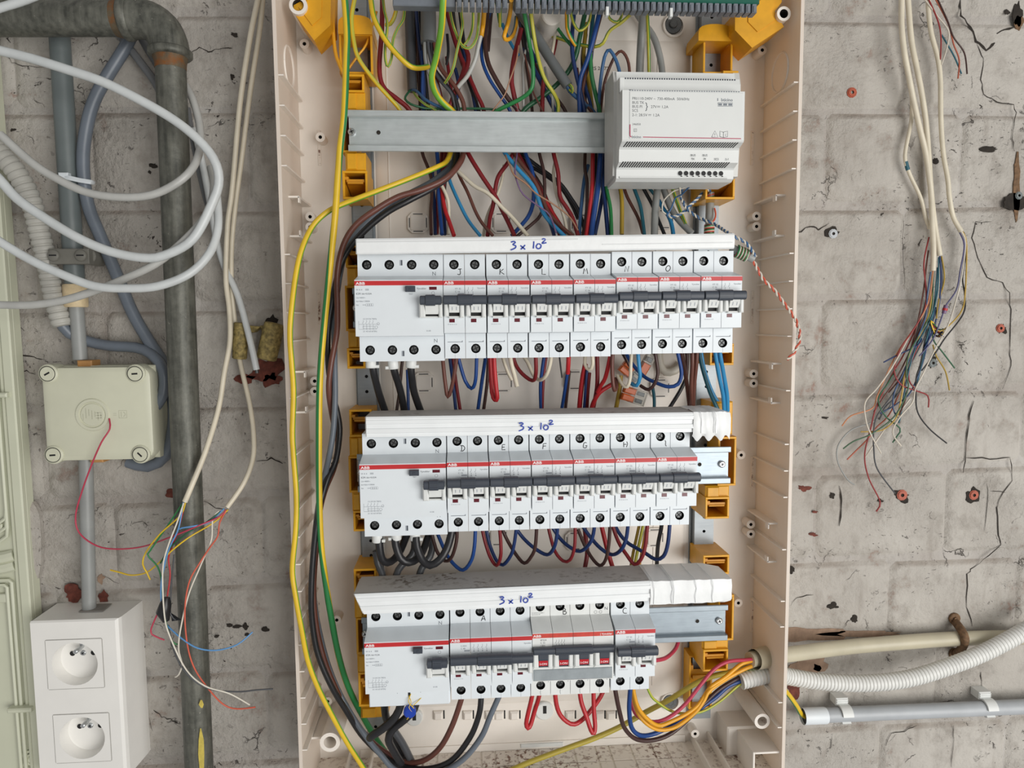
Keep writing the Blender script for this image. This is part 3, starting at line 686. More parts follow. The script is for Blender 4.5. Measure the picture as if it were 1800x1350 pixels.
def breaker_parts(n, kind='C16', gr=(11.6, 23.6)):
    W_ = 17.5 * n; pr = []
    pr.append(('body', body_mesh(n)))
    mb = MB()
    for i in range(n): mb.box(17.5 * i + .12, 17.5 * (i + 1) - .12, 16.7, 20.2, 60.9, 61.12)
    pr.append(('stripe', mb.mesh('stripe', RED, False)))
    pr.append(('lettering', text_mesh(MB(), 'ABB', 1.2, 17.35, 3.1, 61.2, sx=1.35, bold=.02).mesh('lettering', WPRINT, False)))
    mb = MB()
    print_small(mb, 9.6 if n == 2 else 9.2, 13.1, ['VY 32' if n == 2 else '2-25H', 'C 16' if n == 2 else 'C 40'], 2.0, m=0)
    mb.box(12.2, 17.0, 8.9, 10.2, 61.02, 61.06, 0, 1)
    for k in range(2 if n == 2 else 4): pole_symbol(mb, 20.4 + 3.6 * k, 12.4)
    text_mesh(mb, 'Vynobler', W_ - 1.0, 13.6, 1.75, 61.08, 'RIGHT', 0)
    text_mesh(mb, '3M 40 46 10 40', 3.2, -15.3, 1.2, 61.06, m=1)
    for i in range(n):
        a = 17.5 * i
        mb.box(a + 2.6, a + 15.2, -29.8, -29.35, 42, 42.1, 0, 0); mb.face([mb.p(a + 15.2, -29.8, 42.12), mb.p(a + 15.2, -28.2, 42.12), mb.p(a + 13.9, -29.8, 42.12)], 0)
        mb.box(a + 8.65, a + 8.85, -43.2, -39.4, 42, 42.06, 0, 1)
    pr.append(('print', mb.mesh('print', [INK, INKL], False)))
    pr.append(('toggle_bar', bar_mesh(W_, *gr)))
    st = seat_mesh().mesh('toggle_seat', [WHITE2, DARK, INKL], True)
    wn = MB().box(4.7, 9.1, -13.3, -10.4, 61.0, 61.25, .1).mesh('indicator_window', MAROON, False)
    for i in range(n):
        pr.append(('toggle_seat', st, 17.5 * i)); pr.append(('indicator_window', wn, 17.5 * i))
        for zz, ww in ((-35.2, 42), (34.6, 41)): pr.append(('terminal_screw', SCREW, 17.5 * i + 8.75, zz, ww))
    return pr
def put(root, pr):
    for q in pr:
        o = link(q[0], q[1], root)
        if q[0] == 'print': o['kind'] = 'stuff'
        o.location = M(q[2] if len(q) > 2 else 0, q[3] if len(q) > 3 else 0, q[4] if len(q) > 4 else 0)
        if q[0] == 'terminal_screw': o.rotation_euler = (0, random.uniform(0, 3), 0)
B2 = breaker_parts(2); A4 = breaker_parts(4, 'C40', (23.0, 52.0))
ROWG = ['breakers in the top row', 'breakers in the middle row', 'breakers in the bottom row']
def breaker(letter, x, z, row, label, pr=B2, lx=11.4, lz=25.6, tilt=0.0):
    t = thing('circuit_breaker', label, 'circuit breaker', x, z, 60, ROWG[row], tilt); put(t, pr)
    if letter: part('handwritten_letter', hand(MB(), letter, lx, lz + .6, 3.9, 4.8, .62, 41.12), PENCIL, t, False)
    return t
R1, R2, R3 = 13.5, -134.9, -286.0
for k, (ch, dz) in enumerate((('J', 0), ('K', 0), ('L', 0), ('M', .3), ('N', 1.9), ('O', 2.2), ('', 2.4))):
    lab = f'white two-pole circuit breaker hand-marked {ch}, in the top row' if ch else 'white two-pole breaker without a letter at the right end of the top row'
    breaker(ch, -16.6 + k * 35.3, R1 + dz, 0, lab)
for k, ch in enumerate('DEFGHI'):
    breaker(ch, -16.2 + k * 35.1, R2 + .12 * k, 1, f'white two-pole circuit breaker hand-marked {ch}, in the middle row')
breaker('A', -16.0, R3 + 1.0, 2, 'white four-pole circuit breaker hand-marked A, beside the bottom residual current device', A4, 27.2, 25.8)
breaker('C', 124.9, R3 + 3.2, 2, 'white two-pole circuit breaker hand-marked C at the right end of the bottom row', B2, 10.8, 25.8)
# the older four-pole breaker B with red ON flags
t = thing('circuit_breaker', 'older four-pole breaker hand-marked B with red ON flags and a grey label strip', 'circuit breaker', 54.0, R3 + 1.8, 60, ROWG[2])
OLD = [(-43.9, 2), (-43.9, 42), (-22.6, 42), (-21.8, 59.5), (20.8, 59.5), (28.0, 41), (43.0, 41), (43.0, 2)]
mb = MB()
for i in range(4):
    a, b = 17.5 * i + .18, 17.5 * (i + 1) - .18
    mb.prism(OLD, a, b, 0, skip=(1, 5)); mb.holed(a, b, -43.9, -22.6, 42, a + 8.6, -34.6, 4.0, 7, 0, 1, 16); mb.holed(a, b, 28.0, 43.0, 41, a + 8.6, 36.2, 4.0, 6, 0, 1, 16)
part('body', mb, [WHITE2, DARK], t, False)
for i in range(4):
    for zz, ww in ((-34.6, 42), (36.2, 41)):
        o = link('terminal_screw', SCREW, t); o.location = M(17.5 * i + 8.78, zz, ww); o.rotation_euler = (0, random.uniform(0, 3), 0)
mb = MB()
for i in range(4): mb.box(17.5 * i + .15, 17.5 * (i + 1) - .15, 16.6, 20.4, 59.4, 59.62)
part('stripe', mb, mat('faded_red_stripe', (206, 66, 52), .5, var=.08, scale=200), t, False)
mb = text_mesh(MB(), 'ABB', .8, 17.4, 2.9, 59.7, sx=1.3, bold=.02); text_mesh(mb, '| Vynobler', 68.6, 17.5, 2.5, 59.7, 'RIGHT', bold=.01); part('lettering', mb, WPRINT, t, False)
mb = MB(); print_small(mb, 6.8, 14.0, ['EP324', 'C 32', '1301'], 2.1, 59.58, 2.4)
for k in range(4): pole_symbol(mb, 20.6 + 2.3 * k, 12.2, 59.58)
text_mesh(mb, 'N', 65.4, 31.6, 4.0, 41.1); text_mesh(mb, 'N', 64.6, -31.4, 4.0, 42.1)
print_small(mb, 1.2, 30.6, ['Set vyrobce se sidlem v', 'zavod jistice 40'], 1.2, 41.1, 1.5)
for q in (57.6, 62.0): mb.ribbon([(q + 1.4 * math.cos(a_), 29.9 + 1.2 * math.sin(a_)) for a_ in [i * .6 for i in range(11)]], .25, 41.1)
part('print', mb, INKD, t, False)
mb = MB()
for i in range(4):
    for st in ([(14.6, -28), (14.2, -31)], [(15.8, -27.5), (16.0, -30), (15.4, -32)], [(8.7, -39), (8.4, -41), (8.8, -43.4)]):
        mb.ribbon([(17.5 * i + u, v) for u, v in st], .3, 42.12)
part('scratch_mark', mb, INK, t, False)
o = link('toggle_bar', bar_mesh(70, 19, 51, 6.8, 2.9, 63.0), t)
for i in range(4):
    part('flag_recess', MB().box(17.5 * i + .8, 17.5 * i + 5.0, -8.8, 3.6, 59.5, 62.5, .8).box(17.5 * i + 13.2, 17.5 * i + 16.8, -8.8, 3.6, 59.5, 62.5, .8).box(17.5 * i + 1, 17.5 * i + 16.6, -10.6, -9.0, 59.5, 60.4, .2), WHITE2, t)
    o = part('flag', MB().prism([(-8.6, 59.4), (-8.6, 60.4), (-1, 62.6), (4.4, 62.8), (4.4, 59.4)], 17.5 * i + 5.1, 17.5 * i + 13.1), SLATE, t, False)
    o2 = part('red_flag', MB().prism([(-7.4, 60.85), (-2.2, 62.36), (-2.2, 62.2), (-7.4, 60.7)], 17.5 * i + 5.15, 17.5 * i + 13.05), mat('red_flag', (190, 28, 40), .4), t, False)
    mb = MB(lambda x, z, w: M(x, z, 62.42 + (z + 2.2) * .29)); text_mesh(mb, 'I-ON', 17.5 * i + 9.1, -6.4, 2.9, 0, 'CENTER', bold=.01); part('flag_lettering', mb, WPRINT, t, False)
part('label_strip', MB().box(.8, 68.6, -21.2, -11.2, 59.3, 60.4, .6), mat('grey_label_film', (172, 180, 184), .22, .35, var=.06, scale=120), t)
part('handwritten_letter', hand(MB(), 'B', 28.6, 28.9, 3.6, 5.0, .62, 41.15), PENCIL, t, False)
# ------------------------------------------------------------------ residual current devices
RPR = [(-45.0, 2), (-45.0, 41), (-24.4, 41), (-23.6, 61), (21.2, 61), (25.6, 41), (43.4, 41), (43.4, 2)]
def rcd(z, label, row, cover=False, ion='0,03A'):
    t = thing('residual_current_device', label, 'residual current device', -87.0, z, 60, 'residual current devices')
    W_ = 70.3; mb = MB(); mb.prism(RPR, .1, W_, 0, skip=(1, 5))
    tx, bx = (7.6, 26.0, 44.4, 62.6), (8.6, 27.0, 44.8, 63.2)
    cuts = [.1, 17, 35, 53, W_]
    for i in range(4):
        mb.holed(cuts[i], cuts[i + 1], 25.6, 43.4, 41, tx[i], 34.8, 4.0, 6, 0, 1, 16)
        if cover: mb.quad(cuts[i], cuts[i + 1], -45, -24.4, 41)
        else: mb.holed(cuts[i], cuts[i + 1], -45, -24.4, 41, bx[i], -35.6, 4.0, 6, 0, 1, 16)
    part('body', mb, [WHITE, DARK], t, False)
    for i in range(4):
        for xx, zz in ((tx[i], 34.8),) + (() if cover else ((bx[i], -35.6),)):
            o = link('terminal_screw', SCREW, t); o.location = M(xx, zz, 41); o.rotation_euler = (0, random.uniform(0, 3), 0)
    part('stripe', MB().box(.1, W_, 16.9, 20.5, 60.9, 61.12), RED, t, False)
    part('lettering', text_mesh(MB(), 'ABB', 1.2, 17.5, 3.0, 61.2, sx=1.35, bold=.02), WPRINT, t, False)
    mb = MB()
    text_mesh(mb, 'W A 4', 1.2, 12.9, 1.8, 61.08); mb.box(8.6, 11.4, 13.0, 13.35, 61, 61.06); mb.box(8.6, 11.4, 13.8, 14.15, 61, 61.06)
    text_mesh(mb, '63A', 1.2, 9.7, 2.3, 61.08, m=1); text_mesh(mb, 'Idn=' + ion, 5.6, 9.7, 1.9, 61.08, m=1)
    text_mesh(mb, 'Un=400V~', 1.2, 6.6, 1.7, 61.08); text_mesh(mb, 'Im=Idm=1000A', 1.2, 3.8, 1.7, 61.08)
    text_mesh(mb, 'Inc', 1.2, .9, 1.7, 61.08); mb.box(6.2, 8.6, 1.3, 1.6, 61, 61.06)
    for q in range(4): mb.ribbon([(8.8 + q * 1.5, .6), (10.1 + q * 1.5, .6), (10.1 + q * 1.5, 2.4), (8.8 + q * 1.5, 2.4), (8.8 + q * 1.5, .6)], .18, 61.07)
    text_mesh(mb, '1/2 3/4 5/6 7/8(N)', 6.0, -10.2, 1.5, 61.08); text_mesh(mb, '2/1 4/3 6/5 8/7(N)', 6.0, -20.2, 1.5, 61.08)
    mb.ribbon([(2.8, -11.4), (2.8, -18.0), (17, -18.0)], .18, 61.07); mb.ribbon([(2.8, -14.0), (18.6, -14.0)], .18, 61.07)
    for q in range(4):
        mb.ribbon([(6.4 + q * 2.6, -10.8), (6.4 + q * 2.6, -12.2), (5.5 + q * 2.6, -13.4)], .18, 61.07); mb.ribbon([(6.4 + q * 2.6, -13.6), (6.4 + q * 2.6, -18.4)], .14, 61.07)
    mb.ribbon([(6, -15.6), (15.2, -15.6), (15.2, -17.2), (6, -17.2), (6, -15.6)], .18, 61.07)
    for q, r in ((18.2, 1.0), (16.6, 1.1)): mb.ribbon([(q + r * math.cos(.6 * i), (-13.6 if q > 17 else -16.4) + r * math.sin(.6 * i)) for i in range(12)], .18, 61.07)
    text_mesh(mb, 'TEST', 44.6, 9.4, 1.5, 61.08, 'CENTER'); text_mesh(mb, 'Vynobler', 49.4, 13.6, 2.1, 61.08, m=1); text_mesh(mb, '01:00', 56.6, -20.2, 1.6, 61.08)
    mb.ribbon([(62.4 + 1.3 * math.cos(a_), 10.6 + 1.3 * math.sin(a_)) for a_ in [i * math.pi / 3 for i in range(7)]], .2, 61.07)
    text_mesh(mb, 'N', 61.0, 25.9, 4.4, 41.1, m=2)
    if not cover: text_mesh(mb, 'N', 61.4, -29.6, 4.4, 41.1, m=2)
    part('print', mb, [INK, INKD, INK], t, False)
    part('test_button', MB().box(40.6, 48.4, 11.6, 16.2, 61, 65.2, .7).box(43.6, 45.6, 13.2, 14.6, 65.2, 65.6, .2), SLATE, t, False)
    part('indicator_window', MB().box(59.4, 65.4, 13.2, 15.6, 61, 61.25, .1), MAROON, t, False)
    part('toggle_seat', MB().box(51.4, 56.2, -9.2, 2.6, 61, 67, 1.0).box(66.8, 69.8, -9.2, 2.6, 61, 67, 1.0).box(56.2, 66.8, -9.2, -8.0, 61, 64.5, .4).prism([(-6.4, 61), (-6.4, 65.2), (3, 69.6), (3, 61)], 56.3, 66.7).box(56.3, 66.7, -8.0, -6.4, 61, 61.3, 0, 1), [WHITE2, DARK], t)  # includes a dark strip painted as the lever's shadow slot
    o = link('toggle_bar', bar_mesh(17.2, 4.6, 12.4), t); o.location = M(52.0, 0, 0)
    for zz in ((36.4,) if cover else (36.4, -38.6)): part('slot', MB().box(34.6, 36.8, zz - 2.2, zz + 2.2, 40.9, 41.1, 0, 0).box(35.8, 36.8, zz - 2.2, zz + 2.2, 41.05, 41.2, 0, 1), [INKL, SLATE], t, False)
    part('side_seam', MB().box(W_, W_ + .5, 25.8, 42.8, 10, 40), SLATE, t, False)
    if cover:
        part('terminal_cover', MB().box(.6, 69.6, -44.6, -27.2, 41, 44.2, .6).box(24.6, 25.0, -33, -27.2, 44.2, 44.4, 0, 1).box(44.6, 45.0, -33, -27.2, 44.2, 44.4, 0, 1).box(34, 36, -36, -30, 44.2, 44.5, 0, 2).box(1, 69.4, -27.2, -25.2, 41, 42.5, 0, 1), [WHITE, INK, DARK], t, False)
    return t
rcd(R1 - .2, 'wide white residual current device at the left end of the top breaker row', 0)
rcd(R2 - .9, 'wide white residual current device at the left end of the middle breaker row', 1)
rcd(R3 - .4, 'wide white residual current device with a sealed terminal cover, left end of the bottom row', 2, True, '0,3A')
# blue lead seal on its twisted yellow thread
t = thing('security_seal', 'round blue seal hanging on a yellow thread below the bottom residual current device', 'seal', X(720, 1253, 108), Z(720, 1253, 108), 106)
part('seal_disc', MB().cyl(0, 0, 5.4, -2, 2, 20, b=.8, back=True).cyl(0, 0, 3.8, 2, 2.3, 16), mat('blue_seal', (22, 62, 168), .4), t)
mb = MB(lambda x, z, w: M(x, z, w))
for pts in ([(-1, 14, -2), (1.5, 9, 1), (-.5, 5, 2), (2, 1, 2)], [(1.2, 15, -2), (-1, 10, 1), (2, 6, 2), (4, 3, 1)], [(2, 5, 1), (6, 8, 0), (10, 11, -2)], [(-1, -4, 2), (-2.5, -6.5, 1)]):
    mb.tube(spline([M(*q) for q in pts], .002), .00035, 5)
part('seal_thread', mb, wm('yellow'), t)
# ------------------------------------------------------------------ lids over the comb busbars
def busbar_cover(label, xa, xb, zl, zr, h, m, ridges, topm, back=20, shear=0.0):
    t = thing('busbar_cover', label, 'busbar cover', xa, zl, 90); L_ = xb - xa; sl = (zr - zl) / L_
    def sh(x, z, w): return M(x - (shear * z if x < 1 else 0), z + sl * x, w)
    mb = MB(sh)
    mb.prism([(-1.2, -back), (-1.2, 20), (0, 20), (0, -back)], 0, L_)
    part('top_face', mb, topm, t, False)
    mb = MB(sh); prof = [(-h, 18.5), (-h, 21.0)]
    if ridges: prof += [(-h + 3.0, 21.0), (-h + 3.6, 22.8), (-h + 6.8, 22.2), (-h + 7.4, 21.4), (-h + 10.6, 21.6), (-h + 11.2, 22.6), (-h + 14, 22.4), (-h + 14.5, 21.8), (-1.6, 22.0)]
    else: prof += [(-h + 1, 22), (-h * .55, 22.6), (-1.4, 22.2)]
    prof += [(0, 21.0), (0, 18.5)]
    mb.prism(prof, 0, L_); part('front_lid', mb, m, t, True)
    part('end_cap', MB(sh).box(-.9, .2, -h + .5, -.2, -back + 4, 20.5), topm if ridges else m, t, False)
    return t, sl
def formula(t, x, z, sl, w=22.95, k=1.0):
    mb = MB(lambda a, b, c: M(a, b + sl * a, c))
    for ch, dx, dz, sx, sz in (('3', 0, 0, 5.2, 6.0), ('x', 8.0, -.6, 6.5, 6.5), ('1', 17.8, 0, 4.2, 5.8), ('0', 20.6, -.2, 6.5, 6.8), ('2', 25.6, 3.8, 4.8, 4.0)):
        hand(mb, ch, x + dx * k, z + dz * k, sx * k, sz * k, 1.0, w)
    part('handwriting', mb, BLUEPEN, t, False)
t, sl = busbar_cover('white taped busbar cover lying over the top breaker row, marked in blue pen', -85.6, 226.2, 68.2, 72.4, 12.6, TAPE, False, TAPE); formula(t, 124.5, -10.2, sl)
part('tape_fold', MB(lambda x, z, w: M(x, z + sl * x, w)).prism([(-4, 22.4), (-3.2, 23.0), (-2.4, 22.4)], 0, 180).prism([(-8.2, 22.5), (-7.6, 22.9), (-7.0, 22.5)], 200, 310), TAPE, t)
t, sl = busbar_cover('white trunking lid over the middle breaker row, tape wrapped at its right end', -81.8, 194.4, -76.8, -77.6, 17.0, TRUNK, True, TRUNKTOP); formula(t, 126.0, -12.6, sl)
def tape_wrap(t, x0, x1, zt, h, seams, sag):
    """crumpled tape around the end of a lid, in the lid's frame"""
    n = 22; mb = MB(); rows = []
    for i in range(n + 1):
        x = x0 + (x1 - x0) * i / n; end = max(0, (i - n * .8) / (n * .2))
        j = lambda a: random.uniform(-a, a)
        s_ = [(zt + .6 + j(.25) - end * 2.2, -20 + end * 5), (zt + .9 + j(.3) - end * 2.0, 10), (zt + .2 + j(.3) - end * 1.5, 21.5 - end * 3), (zt - h * .33, 23.2 + j(.5) - end * 3), (zt - h * .66, 23.0 + j(.6) - end * 3), (zt - h - .4 + j(.3) + end * 2, 22.4 - end * 3), (zt - h - sag * (1 + .5 * math.sin(i * .95 + sag)), 19.5 - end * 2)]
        rows.append([mb.p(x + j(.3), z, w) for z, w in s_])
    for a, b in zip(rows, rows[1:]):
        for k in range(6): mb.face([a[k], b[k], b[k + 1], a[k + 1]])
    mb.face(rows[-1]); part('tape_wrap', mb, TAPE, t, True)
    for x in seams:
        mb = MB(); o_ = random.uniform(-.6, .6)
        pts = [M(x + o_, zt + 1.1, -18), M(x - .4, zt + 1.3, 12), M(x, zt + .6, 22.4), M(x + .9, zt - h * .35, 24.0), M(x + .3 + o_, zt - h * .7, 23.8), M(x + .8, zt - h, 22.9)]
        part('tape_seam', mb.tube(spline(pts, .004), .00028, 5), TAPE, t)
tape_wrap(t, 275.0, 308.6, -.8, 18.0, (281, 292, 293.5), 5.0)
t, sl = busbar_cover('white trunking lid over the bottom breaker row, tape wrapped at its right end', -95.4, 158.0, -227.0, -224.0, 17.8, TRUNK, True, TRUNKTOP, shear=.42); formula(t, 122.0, -13.2, sl, k=.98)
pass
tape_wrap(t, 252.6, 326.0, 2.6, 19.8, (255, 271, 272.4, 292, 307), 1.4)
# ------------------------------------------------------------------ power supply unit
t = thing('power_supply_unit', 'light grey modular power supply with printed front and slanted vent rows, on the top rail', 'power supply', 126.2, 166.6, 60)
PP = [(-49.6, 4), (-49.6, 36), (-47.6, 40), (-40.4, 40.6), (-39.2, 42), (-36.4, 50), (-26.6, 51), (-25.2, 52.5), (-22.6, 61), (-21.4, 62), (17.2, 62), (17.8, 60.5), (18.2, 51.4), (26.4, 50.8), (30.6, 50.0), (31.0, 40), (39.2, 38.6), (39.2, 4)]
part('housing', MB().prism(PP, 2.4, 102.5), PSUW, t, False)
SIDE = mat('grey_plastic_side', (206, 206, 202), .4, var=.02)
for xa, xb in ((0, 2.6), (102.3, 107.5)): part('side_cheek', MB().prism([(-47, 2), (-45, 37), (-20, 40), (30, 40), (40.5, 36), (40.5, 2)], xa, xb), SIDE, t, False)
part('front_plate', MB().box(8.2, 100.8, -20.6, 16.0, 62, 62.5, .2), PSUW, t, False)
part('vent_row', (lambda m_: [m_.box(7 + 2.02 * i, 8.1 + 2.02 * i, 29.5, 30.7, 49.9, 50.35) for i in range(46)] and m_)(MB()), SLATE, t, False)
part('vent_row', (lambda m_: [m_.box(8 + 2.02 * i, 9.2 + 2.02 * i, 16.6, 17.3, 61.8, 62.15) for i in range(45)] and m_)(MB()), INK, t, False)
def slants(za, wa, zb, wb, x0, n_):
    m_ = MB()
    for i in range(n_):
        x = x0 + 2.02 * i
        m_.face([m_.p(x, zb, wb), m_.p(x + 1.05, zb, wb), m_.p(x + 2.7, za, wa), m_.p(x + 1.65, za, wa)])
    return m_
part('vent_row', slants(-22.7, 61.1, -25.1, 53.2, 5.0, 46), DARK, t, False)
part('vent_row', slants(-36.2, 50.9, -39.1, 42.8, 4.0, 45), DARK, t, False)
mb = MB(); w_ = 62.55
text_mesh(mb, 'PRI:110-240V ~', 10.2, 9.6, 3.0, w_); text_mesh(mb, '730-400mA  50/60Hz', 30.6, 9.6, 3.0, w_)
for i, q in enumerate(('BUS TK', 'BUS PI', 'SCS')): text_mesh(mb, q, 10.2, 6.4 - 3.1 * i, 3.0, w_)
text_mesh(mb, '}', 20.8, 2.4, 7.0, w_); text_mesh(mb, '27V', 25.4, 3.3, 3.0, w_); text_mesh(mb, '1,2A', 34.0, 3.3, 3.0, w_)
mb.box(30.6, 33.0, 4.6, 4.9, 62.5, w_); [mb.box(30.6 + .85 * i, 31.2 + .85 * i, 3.8, 4.1, 62.5, w_) for i in range(3)]
text_mesh(mb, '2-1: 28.5V', 10.2, -3.2, 3.0, w_); text_mesh(mb, '1.2A', 27.0, -3.2, 3.0, w_); mb.box(23.4, 25.8, -1.9, -1.6, 62.5, w_); [mb.box(23.4 + .85 * i, 24.0 + .85 * i, -2.7, -2.4, 62.5, w_) for i in range(3)]
text_mesh(mb, '346050', 10.4, -10.2, 2.3, w_); mb.ribbon([(11.8, -15.2), (14.0, -15.2), (14.0, -13.0), (11.8, -13.0), (11.8, -15.2)], .3, w_); mb.ribbon([(12.3, -14.1), (13.5, -14.1)], .3, w_)
mb.ribbon([(75.4, -19.0), (80.8, -19.0), (78.1, -14.0), (75.4, -19.0)], .35, w_); text_mesh(mb, '!', 78.1, -18.4, 3.4, w_, 'CENTER')
mb.ribbon([(82.2, -18.6), (82.2, -14.2), (84.8, -15.0), (88.6, -14.2), (88.6, -18.6), (85.4, -19.2), (82.2, -18.6)], .35, w_); mb.ribbon([(85.2, -15.0), (85.2, -19.0)], .35, w_); text_mesh(mb, 'i', 86.9, -18.2, 3.2, w_, 'CENTER')
for x, a, b in ((64.2, 'BUS', 'TK'), (74.2, 'BUS', 'PI'), (84.0, '', 'SCS'), (93.0, '', '2-1')): text_mesh(mb, a, x, -31.6, 2.4, 51.4, 'CENTER'); text_mesh(mb, b, x, -34.6, 2.4, 51.1, 'CENTER')
text_mesh(mb, 'PRI', 10.0, 19.4, 2.4, 51.6)
part('print', mb, INKD, t, False)
mb = MB(); text_mesh(mb, 'bticino', 92.4, 9.2, 3.5, w_, 'RIGHT', bold=.02); text_mesh(mb, 'bticino', 10.0, -20.2, 2.8, w_, bold=.02)
mb.ribbon([(80.0, 9.4), (80.0, 11.6)], .7, w_); mb.ribbon([(80.2, 8.0), (92.4, 8.0), (92.4, 5.4), (80.2, 5.4), (80.2, 8.0)], .4, w_)
for q, s_ in ((80.6, 3.0), (84.6, 3.2), (88.8, 3.2)): mb.box(q, q + s_, 5.9, 7.5, 62.5, w_)
part('logo_print', mb, INK, t, False)
part('accent_line', MB().ribbon([(8.6, -9.6), (8.6, -18.0), (8.9, -19.0), (9.8, -19.4)], .75, 62.6).ribbon([(19.2, -19.4), (99.8, -20.0)], .6, 62.6), CRIMSON, t, False)
for i in range(8):
    part('terminal_port', MB().pipe(56.6 + 5.0 * i, -43.2, 2.3, 2.0, 39.6, 40.8, 14, 0, 1).cyl(56.6 + 5.0 * i, -43.2, 1.95, 39.8, 40.62, 14, 1).box(57.2 + 5.0 * i, 58.4 + 5 * i, -45.9, -45.2, 40.0, 40.9, 0, 1), [PSUW, DARK], t, False)
part('ledge', MB().prism([(-47.8, 39.6), (-47.2, 41.2), (-46.2, 41.2), (-46.0, 40.2)], 5.0, 97.0), PSUW, t, False)
part('front_bevel', MB().box(2.4, 5.4, 17.4, 30.4, 50.4, 52, .3), PSUW, t, False)
# ------------------------------------------------------------------ terminal bar at the top of the picture
t = thing('terminal_bar', 'grey comb terminal bar with a dark green top edge, above the hanging earth wires', 'terminal bar', -54.0, 254.4, 60)
part('carrier', MB().box(0, 302, 12, 34, 20, 36, 1.0).box(0, 51, 1.6, 12, 26, 36, .8), TBG, t, False)
part('green_cap', MB().box(118, 302, 6.8, 30, 30, 41.2, .8), TBGREEN, t, False)
cm = MB().box(0, 4.0, 0, 13, 30, 40, .5).box(1.0, 3.0, .3, 5.2, 40, 40.6, .2).mesh('terminal_clamp', TBG, False)
for i in range(47):
    if i == 8: continue
    o = link('terminal_clamp', cm, t); o.location = M(51.6 + 5.32 * i, -.3 + (.3 if i > 20 else 0), 0)
for i in (23, 33): part('marker_tab', MB().box(51.0 + 5.32 * i, 53.4 + 5.32 * i, -5, 2, 36, 41.4, .3), WHITE2, t, False)
part('cable_collar', MB().cyl(X(972, 20, 60) + 54, Z(972, 20, 60) - 254.4, 13, -48, -6, 20, r1=9, b=1), ENC, t)
# ------------------------------------------------------------------ wires, cables, conduits
STRIPE = {'q': {5, 6, 7}, 'H': {4, 5, 6, 7, 8}, 'R': {5, 6, 7, 8}, 'L': {1, 2, 3, 4}, 'C': {0}, 'r': {6, 7, 8, 9}, 'l': {0, 1, 2, 3}}
def wire_mesh(name, col, width, pts, stripe=None, sides=None, rscale=1.0):
    path = pxpath(pts) if isinstance(pts, str) else pts
    mid = path[len(path) // 2]; dist = (mid - CAM).dot(AY * 0 + Vector((rot.col[2].x, rot.col[2].y, rot.col[2].z)) * -1)
    r = width / 2 * dist / F * rscale
    sp = spline(path, max(r * 1.3, .0032)); mb = MB()
    if stripe:
        c2, sd = stripe[:2]; sd = STRIPE[sd]; 
        st = lambda x, a_, b_: (lambda u: u * u * (3 - 2 * u))(max(0, min(1, (x - a_) / (b_ - a_))))
        turn = (lambda x: 16 - 166 * st(x, .13, .36) - 135 * st(x, .62, .80)) if len(stripe) > 2 else None
        mb.tube(sp, r, 10, lambda i, k: 1 if k in sd else 0, tw=turn); ms = [wm(col), wm(c2)]
    else: mb.tube(sp, r, sides or (10 if width > 8 else 8)); ms = [wm(col)]
    return mb.mesh(name, ms, True, 60)
def W(col, width, pts, label, cat='wire', group=None, stripe=None, name=None):
    nm = name or ('cable' if cat == 'cable' else 'wire')
    o = link(nm, wire_mesh(nm, col, width, pts, stripe)); recenter(o)
    return tag(o, label, cat, group)
def corrugated(name, pts, width, m, label, pitch=4.2, depth=.13, cat='conduit'):
    path = pxpath(pts); mid = path[len(path) // 2]
    dist = (mid - CAM).dot(-rot.col[2].to_3d()); r = width / 2 * dist / F
    sp = spline(path, .001); L_ = [0.0]
    for a, b in zip(sp, sp[1:]): L_.append(L_[-1] + (b - a).length)
    n = int(L_[-1] / (pitch * .001) * 6); out = []; rr = []; j = 0
    for i in range(n + 1):
        s = L_[-1] * i / n
        while j < len(sp) - 2 and L_[j + 1] < s: j += 1
        t = (s - L_[j]) / max(L_[j + 1] - L_[j], 1e-9); out.append(sp[j].lerp(sp[j + 1], t)); rr.append(r * (1, 1, .985, 1 - depth, 1 - depth, .985)[i % 6])
    o = link(name, MB().tube(out, rr, 16).mesh(name, m, True, 25)); recenter(o)
    return tag(o, label, cat)
# --- the weathered steel pipe
t = bpy.data.objects.new('steel_pipe', None); COL.objects.link(t); tag(t, 'weathered grey steel pipe running down the left wall from a threaded elbow', 'pipe')
t.location = P(312, 375, 30)
def tp(name, mb, m, root=t, smooth=True, label=None):
    o = link(name, mb.mesh(name, m, smooth, 50)); o.parent = root; o.matrix_parent_inverse = root.matrix_world.inverted() if False else Matrix.Translation(-root.location)
    if label: o['label'] = label
    return o
def line(a, b, n=2): return [a.lerp(b, i / n) for i in range(n + 1)]
va, vb = P(299, 92, 45), P(350, 1352, 45); vb = vb + (vb - va) * .06
tp('upright_pipe', MB().tube(line(va, vb, 8), .0126, 24), STEELPIPE)
ha, hb = P(226, 33, 47), P(0, 33, 47); hb = hb + (hb - ha) * .5
tp('horizontal_pipe', MB().tube(line(ha, hb, 6), .0142, 24), STEELPIPE)
tp('elbow', MB().tube(spline(pxpath('218,34,47 238,33,47 262,37,46 284,52,45 296,76,45 299,98,45'), .003), .0160, 24), STEELPIPE)
a = P(299, 93, 45); d_ = (vb - va).normalized()
tp('collar', MB().tube([a - d_ * .003, a - d_ * .0015, a + d_ * .0025, a + d_ * .004], [.0165, .0182, .0182, .0165], 24), STEELPIPE)
tp('rust_ring', MB().tube([a + d_ * .004, a + d_ * .009, a + d_ * .014], [.0142, .0130, .01275], 24), RUSTED, label='rusty thread below the elbow')
a = P(224, 33, 47); d_ = (ha - hb).normalized()
tp('collar', MB().tube([a - d_ * .004, a - d_ * .002, a + d_ * .002, a + d_ * .004], [.0160, .0180, .0180, .0165], 24), STEELPIPE)
